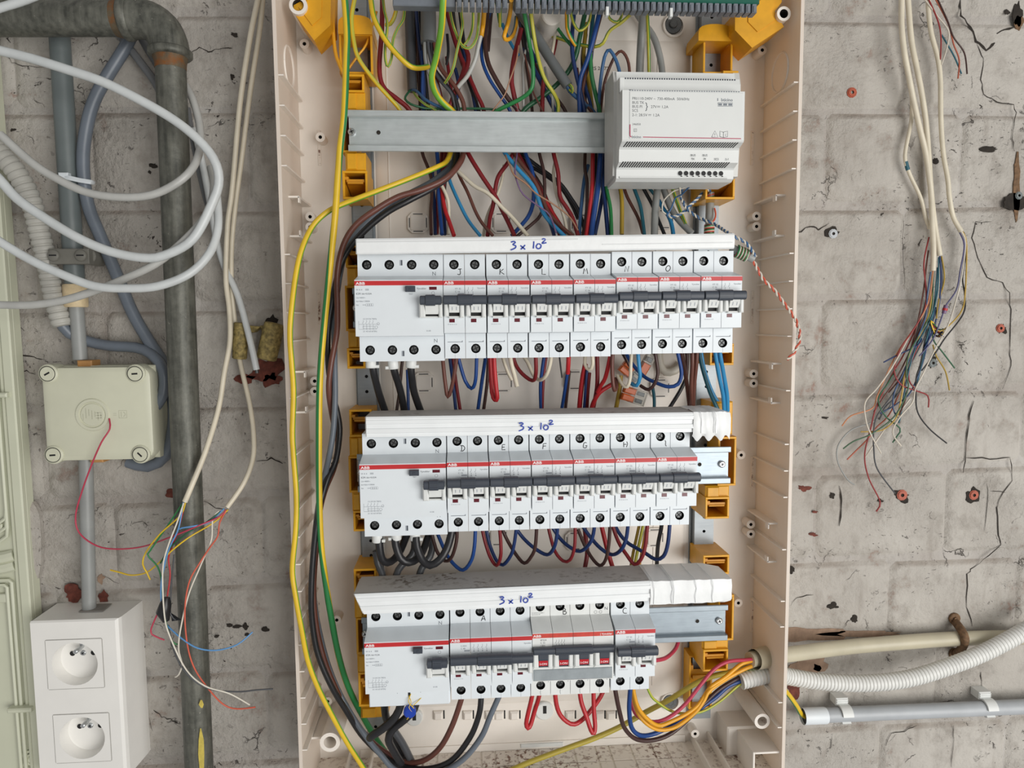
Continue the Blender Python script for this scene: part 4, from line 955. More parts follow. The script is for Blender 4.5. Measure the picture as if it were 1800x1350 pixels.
tp('rust_ring', MB().tube([a - d_ * .010, a - d_ * .004], [.0144, .0158], 24), RUSTED, label='rusty thread beside the elbow')
def drip(pts, wd):
    mb = MB(); q = pxpath(pts); 
    for i in range(len(q)):
        c = q[i]; w_ = wd[i] * .0005
        for s_ in (-1, 1): mb.pv(c + Vector((s_ * w_, -.0004, 0)))
    for i in range(len(q) - 1): mb.face([2 * i, 2 * i + 1, 2 * i + 3, 2 * i + 2])
    tp('paint_drip', mb, PATCHY, smooth=False)
drip('353,1280,58.2 354,1300,58.2 354,1325,58.2 355,1352,58.2', [1, 4.6, 5.5, 4.0]); drip('354,1230,58.2 354,1238,58.2 355,1244,58.2', [1.5, 4.5, 1.5])
# --- grey conduits, saddles, cable tie
t2 = bpy.data.objects.new('conduit', None); COL.objects.link(t2); t2.location = P(122, 350, 8); tag(t2, 'rigid grey conduit entering the junction box from above, with a beige coupling', 'conduit')
a, b, c = P(104, 50, 18), P(132, 505, 18), P(141, 632, 18); up = a + (a - b) * .4
tp('wide_tube', MB().tube(line(up, b, 6), .0086, 20), DKPVC, t2)
tp('narrow_tube', MB().tube(line(b, c, 3), .0062, 18), GREYPVC, t2)
e, g = P(131.5, 500, 18), P(134, 540, 18)
tp('coupling', MB().tube([e, e.lerp(g, .05), e.lerp(g, .95), g], [.0094, .0102, .0102, .0094], 20), mat('beige_coupling', (222, 200, 160), .5, var=.1, scale=120), t2, label='beige coupling')
W_ = bpy.data.objects.new('conduit', None); COL.objects.link(W_); W_.location = P(154, 900, 8); tag(W_, 'narrow grey conduit between the junction box and the white double socket', 'conduit')
tp('tube', MB().tube(line(P(151, 806, 18), P(157, 1080, 18), 4), .0061, 18), GREYPVC, W_)
t3 = bpy.data.objects.new('saddle_clamp', None); COL.objects.link(t3); t3.location = P(128, 451, 26); tag(t3, 'grey plastic saddle clamp with two slotted screws across the grey conduit', 'clamp')
def lb(mb, px0, py0, px1, py1, d0, d1, bv=.6, m=0):
    return mb.box(X(px0, (py0 + py1) / 2, d1), X(px1, (py0 + py1) / 2, d1), Z((px0 + px1) / 2, py1, d1), Z((px0 + px1) / 2, py0, d1), d0, d1, bv, m)
tp('strap', lb(MB(MW), 86, 437, 156, 464, 24, 33).cyl(X(158, 451, 20), Z(158, 451, 20), 7.6, 2, 26, 16, b=1.4), CLAMPG, t3, False)
for q in (94, 142): tp('clamp_screw', MB(MW).cyl(X(q, 449, 34), Z(q, 449, 34), 5.2, 30, 35.5, 16, b=.9).box(X(q, 449, 34) - 3.2, X(q, 449, 34) + 3.2, Z(q, 449, 34) - .6, Z(q, 449, 34) + .6, 35.5, 35.7, 0, 1), [CLAMPG, DARK], t3)
t4 = bpy.data.objects.new('cable_tie', None); COL.objects.link(t4); t4.location = P(130, 314, 26); tag(t4, 'white cable tie binding the grey conduit and the dark cable', 'cable tie')
tp('strap', MB().tube(spline(pxpath('104,310,18 118,312,28.5 140,317,27 158,320,25 163,321,16'), .003), .0022, 6), WHITE, t4)
tp('tie_head', lb(MB(MW), 102, 303, 119, 316, 22, 30), WHITE, t4, False)
# --- dark sheathed cables behind the pipes
W('bluegrey', 21, '240,40,16 222,80,18 189,133,20 164,180,20 150,236,20 146,292,20 155,361,18 178,419,16 205,483,14 233,550,13 262,600,12 290,645,12 304,700,12 304,755,12 292,800,12 260,820,10 225,812,8', 'dark grey sheathed cable passing behind the steel pipe and curling under the junction box', 'cable')
W('bluegrey', 19, '106,566,22 122,586,18 155,600,12 194,608,12 239,611,14 268,624,18 287,652,22 287,692,22 268,722,20 256,735,16', 'dark grey sheathed cable from the corrugated hose into the right side of the junction box', 'cable')
W('midgrey', 14, '206,52,14 214,67,14 242,103,14 272,144,14 290,180,16', 'printed grey cable slanting behind the pipe elbow', 'cable')
W('midgrey', 13, '246,62,10 258,84,10 275,112,10 292,140,12', 'short dull grey cable tucked under the pipe elbow', 'cable')
corrugated('corrugated_hose', '-20,250,30 0,270,30 28,302,30 53,348,28 69,406,26 83,461,24 94,517,22 110,574,22', 34, CORRG, 'off-white corrugated hose hanging at the left edge behind the cable loops', 6.0, .13, 'hose')
W('loopgrey', 14, '0,236,78 56,286,80 100,314,80 156,339,80 222,347,80 278,339,78 328,308,74 350,269,60 351,222,44 339,175,34 326,150,28', 'lowest-hanging grey-white loop of the upper cable coil, crossing the cable tie', 'cable', 'looped white cables')
W('loopwhite', 16, '-20,84,84 0,89,84 56,103,84 117,122,84 181,144,84 250,178,82 306,211,80 347,244,78 375,278,76 385,314,74 375,353,74 339,420,78 289,449,80 250,453,82 194,442,84 139,419,84 83,386,84 31,350,84 0,316,84 -20,296,84', 'thick white cable making the large outer loop over the steel pipe', 'cable', 'looped white cables')
W('loopwhite', 15, '-20,410,92 0,425,92 56,458,92 111,483,92 167,503,92 222,507,92 278,503,90 333,481,84 369,444,76 383,400,66 381,345,56 374,310,46', 'white cable loop hanging lowest across the steel pipe', 'cable', 'looped white cables')
W('loopgrey', 14, '-20,536,76 0,536,76 56,536,76 111,528,76 167,511,78 222,489,78 278,461,76 333,414,72 366,372,66 376,330,56 370,295,40', 'pale cable rising from the left edge across the beige coupling', 'cable', 'looped white cables')
t5 = bpy.data.objects.new('cable', None); COL.objects.link(t5); t5.location = P(417, 517, 12); tag(t5, 'white coaxial cable with a cut end hanging between the broken yellow clips', 'cable')
tp('sheath', MB().tube(spline(pxpath('340,225,22 352,270,20 366,340,18 380,419,16 394,467,18 417,517,22 433,572,26 444,617,28 451,650,28'), .006), .0030, 10), wm('loopwhite'), t5)
tp('cut_core', MB().tube(pxpath('451,650,28 451.6,653,28 452,656,28'), .0017, 8), STEELS, t5)
W('midgrey', 10, '330,190,14 338,240,14 350,300,14 362,350,13 372,380,12', 'thin dull cable behind the right side of the steel pipe', 'cable')
W('loopwhite', 15, '-25,24,90 0,14,90 33,4,90 60,-6,90 80,-16,90', 'white printed cable lying over the horizontal pipe at the top left corner', 'cable')
# --- cream flat cables on the left
W('cream', 9, '454,-8,30 453,0,30 439,69,30 422,181,28 408,333,26 400,395,24 397,489,24 403,544,26 404,600,30 394,656,36 384,718,42 361,794,56 336,856,66 325,882,68', 'cream flat cable with a stripped lower end in front of the steel pipe', 'cable')
W('cream', 8.5, '463,-8,26 462,0,26 456,56,26 439,167,24 425,278,22 414,360,20 407,440,18 408,517,18 416,590,14 422,636,14 439,711,22 446,767,30 444,808,36 428,850,44 399,892,52', 'cream flat cable passing behind the broken yellow clip, stripped end beside the pipe', 'cable')
for q, (x0, y0, x1, y1, lab) in enumerate(((424, 567, 421, 631, 'mottled yellow broken clip around the cream cable'), (483, 568, 468, 632, 'mottled yellow broken clip tilted beside the enclosure'))):
    o = bpy.data.objects.new('cable_clip', None); COL.objects.link(o); o.location = P(x0, (y0 + y1) / 2, 8); tag(o, lab, 'cable clip')
    a, b = P(x0, y0, 18), P(x1, y1, 18); rr = .0066 if q == 0 else .0092
    tp('clip_shell', MB().tube([a, a.lerp(b, .02), a.lerp(b, .5), a.lerp(b, .97), b], [rr * .8, rr, rr * 1.04, rr, rr * .85], 14), CORK, o)
    tp('clip_lug', MB(MW).plate(px2([(x0 + (8 if q == 0 else -26), 572), (x0 + (34 if q == 0 else -8), 574), (x0 + (22 if q == 0 else -14), 584), (x0 + (10 if q == 0 else -22), 586)], 12), 1, 12), CORK, o, False)
thin = 'thin cable cores'
for c_, p_, l_ in [
 ('yellow', '326,883,68 317,906,68 281,939,66 256,972,62 251,992,60 258,1006,58 264,1019,58', 'thin yellow core curling left from the left cream cable'),
 ('lightblue', '322,883,68 314,928,70 300,958,70 292,981,70 283,1031,70 286,1081,72 294,1100,72', 'thin light blue core dropping from the left cream cable to the black tape'),
 ('lightblue', '294,1100,72 319,1122,76 347,1139,76 381,1143,74 417,1133,70 444,1111,64', 'thin light blue core curving right in front of the steel pipe'),
 ('white', '323,884,69 311,919,74 294,964,76 286,1003,76 289,1081,78 300,1122,78 328,1178,76 361,1206,72 403,1219,66 439,1239,60', 'long thin white core sweeping down and right over the pipe'),
 ('green', '320,886,66 294,925,66 264,968,66 261,978,66 281,1006,66 290,1086,74 303,1128,74 314,1132,72', 'thin green core dropping through the black tape wrap'),
 ('red', '325,886,66 314,928,66 301,965,66 296,982,66 299,1011,66 294,1048,68', 'short thin red core running into the black tape'),
 ('pink', '280,1072,70 265,1108,68 272,1118,68 289,1125,66', 'thin red core bent below the black tape'),
 ('darkgrey', '306,975,60 302,1020,62 300,1052,66 300,1080,68 309,1090,68', 'thin dark grey core beside the black tape'),
 ('darkgrey', '296,1098,70 308,1150,74 333,1189,74 369,1211,70 417,1216,64 450,1213,60 480,1211,56', 'thin dark core ending far right of the steel pipe'),
 ('lightblue', '394,894,52 369,917,56 345,924,66 320,928,68 316,930,68', 'thin blue core running left from the right cream cable'),
 ('yellow', '401,896,52 375,919,54 333,944,68 303,967,70 283,986,64 258,1006,54 231,1011,48 210,1006,44 194,1002,42', 'thin green-yellow core stretching far left from the right cream cable'),
 ('darkgreen', '388,899,52 360,920,60 328,938,68 300,962,68 282,990,66', 'thin dark green core beside the green-yellow one'),
 ('white', '385,898,54 374,911,54 372,947,58 361,975,64 350,1000,70 331,1047,74 317,1108,76 314,1142,74 320,1168,70 314,1186,66 308,1190,64', 'thin white core from the right cream cable ending in a small hook'),
 ('redorange', '398,897,52 386,919,54 383,942,56 370,961,62 352,988,70 333,1022,74 325,1072,76 329,1131,76 342,1175,74 369,1214,68 394,1239,62 417,1246,60 449,1243,58', 'long thin orange-red core bowing over the pipe to the right'),
 ('pink', '192,736,41.5 193,754,46 178,778,48 161,817,46 144,864,42 133,906,40 139,936,40 167,958,42 200,965,46 250,961,54 300,944,66 347,925,66 386,908,54 397,896,52', 'long thin red core hanging from the junction box lid to the right cream cable'),
]: W(c_, 2.8, p_, l_, group=thin)
t6 = bpy.data.objects.new('tape_wrap', None); COL.objects.link(t6); t6.location = P(290, 1075, 66); tag(t6, 'scrap of black insulating tape wrapped round thin wires', 'tape')
tp('tape_body', MB().tube(pxpath('293,1050,70 291,1062,71 287,1076,71 292,1092,71'), [.0028, .005, .0062, .0030], 9), wm('black'), t6)
tp('tape_flag', MB(MW).plate(px2([(274, 1076), (286, 1062), (290, 1084)], 72), 70.5, 72), wm('black'), t6, False)
tp('tape_flag', MB(MW).plate(px2([(300, 1078), (318, 1090), (302, 1092)], 66), 65, 66), wm('black'), t6, False)
# --- junction box
t7 = thing('junction_box', 'square khaki-white junction box with four corner screws and a round embossed centre', 'junction box', X(172, 728, 40), Z(172, 728, 40), 0)
jx0, jx1, jz0, jz1 = -47.5, 47.0, -42.5, 42.5
part('base', MB().box(jx0 + 1.5, jx1 - .5, jz0 - .5, jz1 + .5, 0, 27, 1.5), JBOX, t7)
mb = MB(); o_ = rrect(jx0, jx1, jz0, jz1, 9); i_ = rrect(jx0 + 4, jx1 - 4, jz0 + 4, jz1 - 4, 6); n = len(o_)
r0 = [mb.p(x, z, 25) for x, z in o_]; r1 = [mb.p(x, z, 35) for x, z in o_]; r2 = [mb.p(x * .985, z * .985, 38.4) for x, z in o_]; r3 = [mb.p(x, z, 40) for x, z in i_]
for u, v in ((r0, r1), (r1, r2), (r2, r3)):
    for i in range(n): mb.face([u[i], u[(i + 1) % n], v[(i + 1) % n], v[i]])
mb.face(r3); mb.face(r0[::-1]); part('lid', mb, JBOX, t7)
for px_, py_, an in ((83, 657, .5), (237, 657, .05), (93, 800, .05), (246, 799, -.8)):
    cx, cz = X(px_, py_, 42) - t7.location.x * 1000, Z(px_, py_, 42) - (t7.location.z - CAM.z) * 1000
    mb = MB().cyl(cx, cz, 8.4, 25, 42, 24, b=1.4)
    o = part('screw_turret', mb, JBOX, t7)
    mb = MB().pipe(cx, cz, 6.9, 6.4, 41.6, 42.1, 24, 1, 1).cyl(cx, cz, 6.3, 41, 42.7, 24, b=.5)
    c_, s_ = math.cos(an), math.sin(an)
    mb.face([mb.p(cx + u * c_ - v * s_, cz + u * s_ + v * c_, 42.8) for u, v in ((-2.6, -.75), (2.6, -.75), (2.6, .75), (-2.6, .75))], 1)
    part('lid_screw', mb, [JBOX, DARK], t7)
cx, cz = X(163, 729, 40) - t7.location.x * 1000, Z(163, 729, 40) - (t7.location.z - CAM.z) * 1000
mb = MB()
for ro, ri in ((14.2, 12.0),):
    an = [2 * math.pi * i / 32 for i in range(32)]
    R_ = [[mb.p(cx + q * math.cos(a_), cz + q * math.sin(a_), w_) for a_ in an] for q, w_ in ((ro + .8, 40), (ro, 41.4), (ri, 41.4), (ri - .8, 39.9))]
    for u, v in zip(R_, R_[1:]):
        for i in range(32): mb.face([u[i], u[(i + 1) % 32], v[(i + 1) % 32], v[i]])
mb.cyl(cx, cz, 10.4, 39.8, 40.9, 24, b=.5); part('embossed_ring', mb, JBOX, t7)
mb = MB()
for k in range(7): mb.ribbon([(cx - 8 + k * 2.6, cz - 5 + (k * 37 % 5)), (cx - 8 + k * 2.6, cz + 1 + (k * 53 % 6))], .5, 41.0)
for k in range(3): mb.ribbon([(cx + 3, cz - 3 + 2.4 * k), (cx + 8.2, cz - 3 + 2.4 * k)], .5, 41.0)
ex = X(216, 729, 40) - t7.location.x * 1000
mb.ribbon([(ex - 3.4, cz - 3.4), (ex + 3.4, cz - 3.4), (ex + 3.4, cz + 3.4), (ex - 3.4, cz + 3.4), (ex - 3.4, cz - 3.4)], .4, 40.1)
mb.ribbon([(ex - 1.4, cz + 2.4), (ex - 1.4, cz - 2.4)], .5, 40.1); mb.ribbon([(ex + 2 * math.cos(a_), cz + 2 * math.sin(a_)) for a_ in [-1.4 + .35 * i for i in range(9)]], .5, 40.1)
mb.ribbon([(ex - 8.4, cz + .8), (ex - 5.6, cz + .8)], .3, 40.1); mb.ribbon([(ex - 8.4, cz - .8), (ex - 5.6, cz - .8)], .3, 40.1)
part('embossed_mark', mb, mat('khaki_relief', (184, 184, 162), .45), t7, False)
part('entry_seal', MB().box(-23, -10, jz1 - 2, jz1 + 5.4, 10, 26, 1), mat('amber_seal', (190, 140, 84), .5, var=.1), t7)
part('entry_seal', MB().box(-17, -5, jz0 - 4.4, jz0 + 1, 10, 26, 1), mat('amber_seal', (190, 140, 84), .5), t7)
# --- double socket box
t8 = thing('socket_box', 'white surface-mounted double mains socket at the bottom left', 'socket', -400, -269, 0)
sw, sh = 79.5, 156.0
mb = MB(); sd_ = [(0, 0, 4), (0, 0, 0)]
mb.prism([(-sh, 0), (-sh, 38), (-sh + 2, 43), (-1.5, 43), (0, 41.5), (0, 0)], 0, .6); mb.face([mb.p(.6, -1.5, 43), mb.p(75, -1.5, 43), mb.p(75, 0, 41.5), mb.p(.6, 0, 41.5)])
c1 = (X(132, 1167, 43) + 400, Z(132, 1167, 43) + 269); c2 = (X(145, 1297, 43) + 400, Z(145, 1297, 43) + 269)
zm = (c1[1] + c2[1]) / 2; fz0, fz1 = -sh + 2, -1.5
mb.holed(.6, 75, zm, fz1, 43, c1[0], c1[1], 20.6, 13.2, 0, 0, 32); mb.holed(.6, 75, fz0, zm, 43, c2[0], c2[1], 20.6, 13, 0, 0, 32)
q = [(75, 43), (77.6, 41.6), (78.8, 38), (81, 6), (81, 0)]
for (xa, wa), (xb, wb) in zip(q, q[1:]): mb.face([mb.p(xa, fz0, wa), mb.p(xb, fz0, wb), mb.p(xb, 0 if wb < 42 else fz1, wb), mb.p(xa, 0 if wa < 42 else fz1, wa)])
top = [(0, 0), (0, 41.5), (.6, 43)] + q
mb.face([mb.p(75, -1.5, 43), mb.p(77.6, 0, 41.6), mb.p(75, 0, 41.5)])
mb.face([mb.p(x, 0, min(w_, 41.5)) for x, w_ in top][::-1]); mb.face([mb.p(x, fz0, w_) for x, w_ in top])
part('body', mb, SOCK, t8, False)
part('notch_shade_patch', MB().box(34, 56, .6, 1.2, 8, 26, 0), mat('notch_shadow', (140, 136, 130), .7), t8, False)  # flat grey patch, the notch's shade painted as colour
for (cx, cz) in (c1, c2):
    hw = 25.2
    mb = MB(); a = rrect(cx - hw, cx + hw, cz - hw + 1.5, cz + hw - 1.5, 1.2, 2)
    for off, m_ in ((0, 0),):
        pts = a + [a[0]]
        mb.ribbon(pts, .55, 43.12)
    part('plate_gap', mb, mat('gap_grey', (168, 166, 160), .6), t8, False)
    mb = MB(); nn = 32; an = [2 * math.pi * i / nn for i in range(nn)]
    mb.holed(cx - hw + .4, cx + hw - .4, cz - hw + 1.9, cz + hw - 1.9, 43.5, cx, cz, 20.4, .6, 0, 0, 32, False)
    R_ = [[mb.p(cx + q_ * math.cos(a_), cz + q_ * math.sin(a_), w_) for a_ in an] for q_, w_ in ((20.4, 43.4), (20.2, 42.0), (19.2, 31), (17.5, 30.2))]
    for u, v in zip(R_, R_[1:]):
        for i in range(nn): mb.face([u[i], u[(i + 1) % nn], v[(i + 1) % nn], v[i]])
    mb.face(R_[3]); part('socket_insert', mb, SOCK, t8)
    for dx in (-8.4, 10.6): part('contact_hole', MB().pipe(cx + dx, cz + 4.6, 2.9, 2.5, 30.2, 31.0, 14, 0, 1), [SOCK, DARK], t8)
    part('earth_pin', MB().box(cx - 1.2, cx + 2.2, cz + 10.0, cz + 15, 30, 32, .5).cyl(cx + .4, cz + 11.0, 2.1, 30, 43, 12, b=.8), BRIGHT, t8, label='metal earth pin')
    part('centre_screw', crosshead(MB(), cx + 1.0, cz + 4.6, 2.8, 30, 31.6), [BRIGHT, DARK], t8)
# --- pale green cabinet edge at the far left
A0, A1 = P(-2, 338, 20), P(75, 1350, 20)
dv = (A1 - A0); tilt = math.atan2(dv.x, -dv.z)
t9 = bpy.data.objects.new('cabinet', None); COL.objects.link(t9); t9.location = A0; t9.rotation_euler = (0, -tilt, 0); tag(t9, 'pale green enamelled cabinet edge with moulded panels standing at the far left', 'cabinet')
LV = dv.length * 1000
def vz(py): return -(py - 330) / 1020.0 * LV
mb = MB().box(-150, 0, -LV - 60, 260, -17, -6, .8); part('board', mb, CABINET, t9)
part('edge_moulding', MB().box(-9, 0, -LV - 60, 260, -6, 0, 1.2).box(-13.5, -10.4, -LV - 60, 260, -6, -2.6, .8), CABINET, t9)
def uframe(z1, z0, x0=-70):
    a = []
    for i, (q, hgt) in enumerate(((0, 0), (4.5, -1.6))):
        mb = MB(); pts = [M(x0, z1 - q, -3), M(-19 - q, z1 - q, -3), M(-17 - q, z1 - 2 - q, -3), M(-17 - q, z0, -3)]
        mb.tube(pts, .0019, 6); part('panel_moulding', mb, CABINET, t9)
uframe(vz(1002), -LV - 60)
for py_ in (900, 916, 932): part('panel_moulding', MB().tube([M(-70, vz(py_ + 12), -3.2), M(-24, vz(py_ - 2), -3.2), M(-18, vz(py_ - 10), -3.2), M(-17, vz(py_ - 26), -3.2), M(-17, 260, -3.2)][:4 if py_ != 932 else 5], .0018, 6), CABINET, t9)
for py_ in (966, 984): part('cushion_moulding', MB().tube([M(-70, vz(py_ + 8), -5), M(-20, vz(py_ - 6), -5), M(-15, vz(py_ - 8), -6.5)], .006, 10), CABINET, t9)
part('label_moulding', MB().box(-70, -22, vz(1042), vz(1026), -6, -2.0, .8).box(-70, -22, vz(914) , vz(900), -6, -3.0, .8), CABINET, t9)
for py_, xa in ((672, -40), (1236, -26)): part('ledge', MB().box(xa, -4, vz(py_) - 2.2, vz(py_) + 2.2, -6, 5, 1.2), CABINET, t9)
mb = MB()
for r_, a0, a1, ox in ((8.5, -20, 250, 0), (5.2, 30, 320, 1), (2.4, 0, 300, .5)):
    mb.tube([M(-13 + ox + r_ * math.cos(math.radians(a0 + (a1 - a0) * i / 16)), vz(1338) + r_ * math.sin(math.radians(a0 + (a1 - a0) * i / 16)), -4.5) for i in range(17)], .0013, 6)
part('scroll_ornament', mb, CABINET, t9)
# --- right-hand conduits
t10 = bpy.data.objects.new('conduit', None); COL.objects.link(t10); t10.location = P(1520, 1135, 6); tag(t10, 'cream painted rigid conduit entering the right side of the enclosure', 'conduit')
tp('tube', MB().tube(spline(pxpath('1318,1160,50 1345,1155,44 1381,1151,36 1493,1137,18 1600,1128,15 1659,1124,14 1700,1122,13 1787,1120,12 1830,1119,12'), .01), .0074, 18), CREAMPVC, t10)
tp('sleeve', MB().tube(pxpath('1326,1159,52 1340,1156,48 1362,1153,42'), [.0098, .0104, .0104], 18, cap=False), CREAMPVC, t10)
t11 = bpy.data.objects.new('saddle_clamp', None); COL.objects.link(t11); t11.location = P(1690, 1122, 2); tag(t11, 'rusty metal saddle clamp over the cream conduit', 'clamp')
tp('strap', MB().tube(spline(pxpath('1680,1094,3 1690,1108,16 1696,1122,23 1692,1138,16 1680,1150,3'), .003), .0042, 8), RUST, t11)
for q in (1088, 1150): tp('strap_foot', MB(MW).cyl(X(1679, q, 2), Z(1679, q, 2), 6.2, 0, 2.4, 12, b=.6).cyl(X(1679, q, 2), Z(1679, q, 2), 2.4, 2, 4, 8), RUST, t11)
corrugated('corrugated_hose', '1302,1197,50 1330,1190,48 1362,1184,44 1385,1189,38 1442,1198,36 1519,1201,36 1596,1193,36 1672,1170,34 1736,1144,32 1800,1110,30 1840,1086,30', 29, CORRW, 'white corrugated hose leaving the right side of the enclosure and bowing under the cream conduit', 3.7, .11, 'hose')
t12 = bpy.data.objects.new('conduit', None); COL.objects.link(t12); t12.location = P(1600, 1252, 6); tag(t12, 'pale grey rigid conduit with a white end sleeve low on the right wall', 'conduit')
tp('tube', MB().tube(line(P(1432, 1258, 16), P(1850, 1240, 16), 6), .0075, 20), GREYPVC2, t12)
a, b = P(1411, 1259, 16), P(1452, 1257.5, 16)
tp('end_sleeve', MB().tube([b, a.lerp(b, .95), a], [.0080, .0084, .0084], 20, cap=False), WHITE, t12)
tp('bore', MB().tube([a.lerp(b, .1), a.lerp(b, .14)], [.0082, .0082], 20), DARK, t12)
for k, (q, qy) in enumerate(((1484, 1255), (1736, 1244))):
    o = bpy.data.objects.new('conduit_clip', None); COL.objects.link(o); o.location = P(q, qy, 2); tag(o, 'white plastic clip holding the pale grey conduit ' + ('near its open end' if k == 0 else 'near the right edge of the picture'), 'clip')
    c_ = P(q, qy, 16); cx, cz = c_.x * 1000, (c_.z - CAM.z) * 1000
    for nm, a0, a1, hw in (('clip_jaw', 8, 118, 5.6), ('clip_lip', -78, -48, 4.6)):
        mb = MB(MW); R_ = []
        for i in range(9):
            a_ = math.radians(a0 + (a1 - a0) * i / 8)
            R_.append([mb.p(cx + u, cz + r_ * math.sin(a_), 16 + r_ * math.cos(a_)) for u, r_ in ((-hw, 7.7), (hw, 7.7), (hw, 9.5), (-hw, 9.5))])
        for u, v in zip(R_, R_[1:]):
            for i in range(4): mb.face([u[i], u[(i + 1) % 4], v[(i + 1) % 4], v[i]])
        mb.face(R_[0][::-1]); mb.face(R_[-1]); tp(nm, mb, WHITE2, o)
    tp('clip_foot', MB(MW).box(cx - 7.5, cx + 5.6, cz + 7.4, cz + 15.5, 0, 13, .8), WHITE2, o, False)
    for i in range(3): tp('clip_tooth', MB(MW).box(cx - 7, cx + 5.2, cz + 8.6 + 2.2 * i, cz + 9.8 + 2.2 * i, 13, 14, .3), WHITE2, o, False)
W('yellow', 8.5, '1362,1196,44 1382,1216,34 1399,1239,24 1410,1257,16 1425,1262,15', 'green-yellow earth wire running from the enclosure into the pale grey conduit', stripe=('green', 'L'))
# --- cream cables and the hanging tangle on the right wall
W('cream', 9.4, '1585,-8,20 1585,0,20 1585,47,20 1590,93,20 1597,131,18 1606,177,16 1616,222,14 1627,268,12 1634,315,12 1637,345,12 1639,393,14 1641,440,16 1640,476,16', 'cream cable hanging on the right wall, its sheath cut just above the tangle', 'cable')
W('cream', 9.4, '1595,-8,10 1596,0,10 1602,70,10 1611,117,10 1620,163,10 1627,210,8 1632,268,7 1636,330,7 1643,395,8 1652,449,10', 'cream cable hanging close behind the longest one on the right wall', 'cable')
W('cream', 8.2, '1632,-8,12 1632,14,12 1637,58,12 1648,100,12 1653,140,12 1654,210,12 1658,268,12 1666,315,12 1669,347,12 1676,382,12 1690,407,14', 'cream cable hanging apart on the right, fanning into coloured cores', 'cable')
o = W('cream', 6.4, '1603,160,7 1602,210,7 1593,257,8 1591,280,8 1599,306,8 1618,347,8 1627,382,8 1634,402,8', 'thin cream cable bulging left with a green mark', 'cable')
m2 = link('green_mark', wire_mesh('green_mark', 'teal', 7.0, '1592,284,8 1594,292,8 1596,299,8'), o); m2.location = -o.location
g_ = 'hanging thin cores on the right wall'
